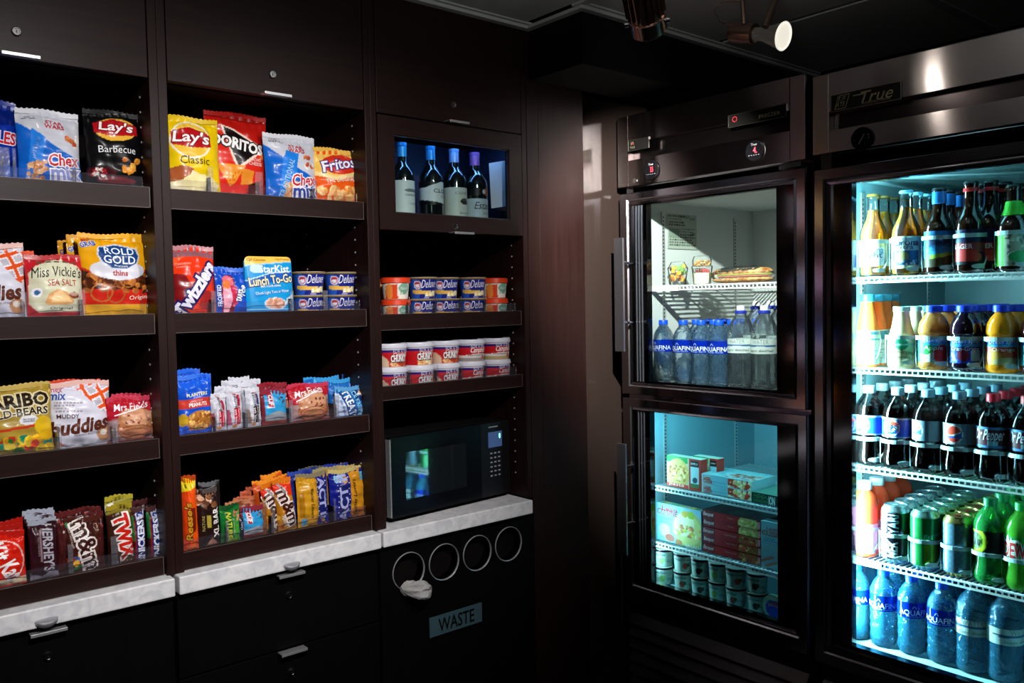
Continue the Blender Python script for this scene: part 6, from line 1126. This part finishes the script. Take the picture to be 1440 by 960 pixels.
for q in range(2):
    carton('pasta_box', ('red frozen pasta box with green top band and white panel', 'red frozen pasta box behind the first one')[q], 'frozen food box', X1+.05*q, y(936)-.012*q-(.06 if q else 0), y(984)-.03*q, Z1_, fz(940, 640, X1)-Z1_, .035, [('f', '#b02c20'), ('r', 0, 0, .66, 1, '#b8b090'), ('r', 0, .82, .62, 1, '#1c8c3c'), ('e', .33, .45, .33, .36, '#c89c50'), food(.06, .22, .60, .72, 3), ('r', 0, 0, .64, .13, '#c83424'), ('r', .70, .10, .94, .92, '#a8c4c4'), ('r', .70, .76, .94, .94, '#181c1c'), ('e', .83, .32, .07, .07, '#284050'), ('r', .7, .08, .94, .2, '#3c6c3c')],
        [('SIMPLY', .82, .85, .2, .05, '#e8e4d8'), ('pasta', .30, .065, .44, .08, '#e8c8b8', {'sh': .2})], [('f', '#b0b8a0')], '#c83424')
for q in range(2):
    carton('flat_meal_box', ('pale teal flat meal box, upper of two', 'pale teal flat meal box, lower of two')[q], 'frozen food box', X1, y(985), y(1056), Z1_+(.030 if q == 0 else 0), .0295, .13, [('f', '#7cb4bc'), ('r', 0, 0, .2, 1, '#a0b8b8'), food(.56, .05, .98, .95, 7, ('#c83c24', '#e0b070', '#a82c18', '#e8d0a0')), ('r', .2, .30, .5, .36, '#4c8ca0')], [('Lean', .12, .66, .14, .08, '#c83c30', {'b': .01}), ('Cuisine', .13, .32, .18, .08, '#c83c30', {'b': .01})], [('f', '#8cb0ac'), food(.45, .1, .98, .6, 9, ('#a83c24', '#8c5030', '#6c3020', '#c87850')), ('d', .05, .1, .4, .7, 5, '#58888c')], '#c8d8d8', 'pale teal meal boxes')
carton('green_meal_box', 'dark green flat meal box at the window edge', 'frozen food box', X1-.005, y(1057), y(1120), Z1_, .031, .14, [('f', '#14382c'), ('d', .05, .5, .4, .9, 3, '#4c8c5c'), ('r', .04, .08, .4, .4, '#2c5c3c')], [('ION', .47, .45, .14, .16, '#d8e4dc', {'b': .04})], [('f', '#587c68')], '#14382c')
carton('lean_meal_box', 'large pale blue meal box with wrap picture and red lettering', 'frozen food box', X1, y(921), y(984), Z2_, fz(925, 706, X1)-Z2_, .03, [('f', '#84b8c4'), ('e', .72, .42, .36, .34, '#a8b070'), ('e', .70, .44, .30, .28, '#c8c878'), ('e', .62, .56, .24, .20, '#e0d8a8', 30), ('s', .42, .26, .98, .52, 24, .05, ['#d89048', '#b8b040', '#e0c890', '#b86c40'], 5), ('e', .78, .84, .08, .07, '#9cb030'), ('e', .64, .84, .07, .06, '#c8a030'), ('e', .18, .30, .13, .12, '#b8b8b8'), ('e', .30, .12, .11, .07, '#a84c34'), ('e', .50, .06, .08, .05, '#b87040'), ('d', .05, .44, .34, .62, 4, '#4c8cb0')],
    [('Lean', .30, .885, .34, .09, '#b83438', {'b': .01}), ('CUISINE', .25, .785, .46, .10, '#b83438', {'b': .015}), ('SALAD', .80, .035, .3, .05, '#d8ecf0', {})], [('f', '#7ca8a8'), ('s', .1, .1, .9, .9, 10, .08, ['#5c8c4c', '#c8a850'], 3)], '#d0e4e8')
hq = (fz(990, 716, X1)-Z2_)/5
for k in range(5):
    top5 = k > 2; carton('red_meal_box', 'dark red flat meal box, %s of the stack' % ('lowest', 'second from the bottom', 'middle', 'second from the top', 'topmost')[k], 'frozen food box', X1+.002*(k % 2), y(986), y(1068), Z2_+hq*k, hq-.0008, .12, [('f', '#a41820'), ('r', 0, 0, .22, 1, '#741822'), ('e', .80, .1, .17, .17, '#c8b868' if top5 else '#a8582c'), food(.66, .02, .92, .75, k, ('#c8b060', '#e0d890', '#90a040', '#d8c070') if top5 else ('#b8442c', '#8c5c30', '#d89858', '#6c2c1c')), ('r', .955, .1, .99, .9, '#d89098')],
        [('Banquet', .11, .52, .18, .075, '#e8d0d0', {'sh': .2, 'b': .005}), (('Salisbury Steak', 'Veggie Meatballs', 'Pasta & Meatballs', 'Turkey', 'Turkey')[k], .50, .6, .2 if k < 3 else .1, .03, '#b88c8c')], [('f', '#3c1010'), ('s', .2, .1, .9, .9, 10, .08, ['#283c48', '#4c4c30'], 2)], '#5c0d12', 'dark red meal box stack')
carton('cuisine_box', 'pale blue meal box at the window edge with orange lettering', 'frozen food box', X1-.004, y(1070), y(1125), Z2_, fz(1078, 731, X1)-Z2_-.004, .035, [('f', '#8cc4d0'), ('d', .04, .5, .5, .66, 3, '#4c8cb0'), ('p', [(0, .10), (.36, .24), (.30, .28), (0, .16)], '#c87860'), ('p', [(.05, .04), (.40, .18), (.44, .14), (.16, .02)], '#c88468')], [('CUISINE', .34, .76, .62, .11, '#c05c34', {'b': .02}), ('Lean', .3, .87, .3, .08, '#c0343c')], [('f', '#9cc8cc')], '#c0dce0')
# ice cream tubs on the floor, two high
F1 = .536; XT = 2.235; rT = .5*abs(fy1(992, XT)-fy1(1016, XT)); cxs = (930, 957, 983, 1007, 1033, 1062)
hT = (fz(1033, 795, XT)-F1)/2
TP = [(rT*.82, 0), (rT*.84, .002), (rT*.95, hT-.012), (rT*.95, hT-.008)]
tub0 = {}
for q, px in enumerate(cxs):
    for k in (0, 1):
        fl = (q*2+k*3) % 3; lab = 'small ice cream tub, %s from the hinge side, %s layer' % (('first', 'second', 'third', 'fourth', 'fifth', 'sixth')[q], ('lower', 'upper')[k]); loc = (XT+.004*(q % 2), fy1(px, XT), F1+k*hT)
        if fl in tub0: dup(tub0[fl], loc, lab, None, rad(-70+random.uniform(-25, 25))); continue
        cc = (['#7ca048', '#8cb070'], ['#3c1c14', '#5c3020'], ['#b83c30', '#2c5030'])[fl]
        tub0[fl] = cupitem('ice_cream_tub', lab, 'ice cream tub', loc, TP, (.004, hT-.011), [('f', '#a8b8a8'), ('e', .55, .36, .10, .12, cc[0]), ('e', .64, .42, .06, .08, cc[1]), ('d', .72, .1, .98, .9, 6, '#6c8088'), ('d', 1.02, .1, 1.3, .9, 6, '#6c8088')], [('Häagen-Dazs', .42, .80, .56, .11, '#28384c', {'b': .01})], '#b0bcb0',
            [(0, hT-.0015), (rT*.90, hT-.0015), (rT*.94, hT), (rT, hT-.001), (rT*1.0, hT-.003)], '#b0b8a8', ([(rT*1.0, hT-.003), (rT*1.01, hT-.010), (rT*.96, hT-.0105)], '#3c1828'), 'small ice cream tubs', rad(-70))
f = thing('round_tub', (2.215, fy1(1086, 2.215), F1+.036), 'round tub lying on its side showing a blue lid with curved lettering', 'ice cream tub')
MB().tube([(0, 0, 0), (.06, 0, 0)], [.0345, .031], 40).build('tub', colr('tub_pale', '#9cb0a0', .4), f, smooth=True)
MB().tube([(-.004, 0, 0), (.006, 0, 0)], [.036, .0365], 40).build('lid', colr('lid_green', '#8caa90', .35), f, smooth=True)
sf = lambda U, V, o: np.stack([-.0045-o+U*0, .036-U*.072, -.036+V*.072], 1)
U, V = np.meshgrid(np.linspace(0, .98, 14), np.linspace(0, 2*np.pi, 61)); Uu = .5+.46*U.ravel()*np.cos(V.ravel()); Vv = .5+.46*U.ravel()*np.sin(V.ravel())
npmesh('lid_print', sf(Uu, Vv, .0002), gridq(13, 60), CARD, paint([('f', '#94ac94'), ('e', .54, .42, .37, .37, '#1c3cb0'), ('e', .5, .9, .3, .14, '#b0c0a8')], Uu, Vv, 1), True, f)
lettering([('Cookie', .54, .68, .52, .14, '#c85c50', {'b': .03, 'arc': .35}), ('Dough', .56, .56, .48, .11, '#d8a8a0', {'b': .03, 'arc': .2})], sf, .072, .072, .004, f)

# ================================================================== WINE
WP = [(.034, 0), (.037, .003), (.0375, .012), (.0375, .125), (.0360, .140), (.026, .160), (.0165, .172), (.0145, .180), (.0140, .222), (.0150, .223), (.0150, .230), (.014, .232)]
WG = mat('wine_glass_dark', (.004, .006, .006), .04, spec=.9, coat=.6)
YW = 2.00; zW = 1.7305
hs_ = [(565, 201, '#2c88b8'), (605, 206, '#2888c0'), (638, 210, '#88a8d8'), (667, 215, '#9860a8')]
wt = [('label with a ruled house mark and blue foil', (.012, .118), [('f', '#c8d0cc'), ('e', .62, .72, .24, .05, '#6c7470'), ('r', .4, .56, .9, .58, '#a0a8a8')], [('CHATEAU', .60, .60, .42, .05, '#586068'), ('merlot', .66, .36, .3, .05, '#788088')]),
      ('label slanted at its top edge', (.052, .122), [('f', '#c8d0cc'), ('p', [(-.5, .72), (.18, .74), (.62, 1.0), (-.5, 1.1)], '#040606'), ('p', [(-.5, .2), (.1, .20), (1.0, 0), (-.5, -.1)], '#040606'), ('r', .86, 0, 1.6, 1, '#040606')], [('CLOS', .62, .60, .46, .10, '#303840', {'b': .01}), ('2014', .7, .36, .2, .06, '#687078')]),
      ('tall pale label with small dark crest', (.012, .110), [('f', '#c8cec0'), ('e', .62, .56, .15, .08, '#303028'), ('e', .62, .62, .12, .04, '#50504c')], [('COVEY', .56, .82, .46, .06, '#687060'), ('RUN', .6, .2, .3, .04, '#788078')]),
      ('low pale label and small orange medallion, purple foil', (.012, .082), [('f', '#bccace'), ('r', .0, .98, 1, 1, '#9cb0b8')], [('Estancia', .66, .68, .70, .18, '#28303c', {'sh': .3}), ('cabernet', .66, .34, .3, .06, '#788890')])]
for q, (px, pt, fc) in enumerate(hs_):
    x, _, zt = onY(px, pt, YW); s = (zt-zW)/.232; k = .93*(onY(px+15, 250, YW)[0]-onY(px-15, 250, YW)[0])/.075*1.0
    nm, zn, ops, tx = wt[q]; pr = sc(WP, k, s)
    r = bott('wine_bottle', 'dark wine bottle with %s' % nm, 'wine bottle', (x, YW, zW), pr, WG, (zn[0]*s, zn[1]*s), ops, tx, None, '', 12, None, [('foil', sc([(.0150, .190), (.0152, .190), (.0148, .222), (.0157, .223), (.0157, .232), (0, .2335)], k, s), colr('foil_'+fc, fc, .4, .3))], n=40); r.rotation_euler.z = rad(-4)
    if q == 3: sheet(lathe_surf(pr)(.092*s, .116*s), [('f', '#040606'), ('e', .70, .5, .13, .16, '#a05c30'), ('e', .56, .5, .05, .06, '#c8ccd0')], .2, 60, 14, 'medallion', CARD, r, 0, 1)
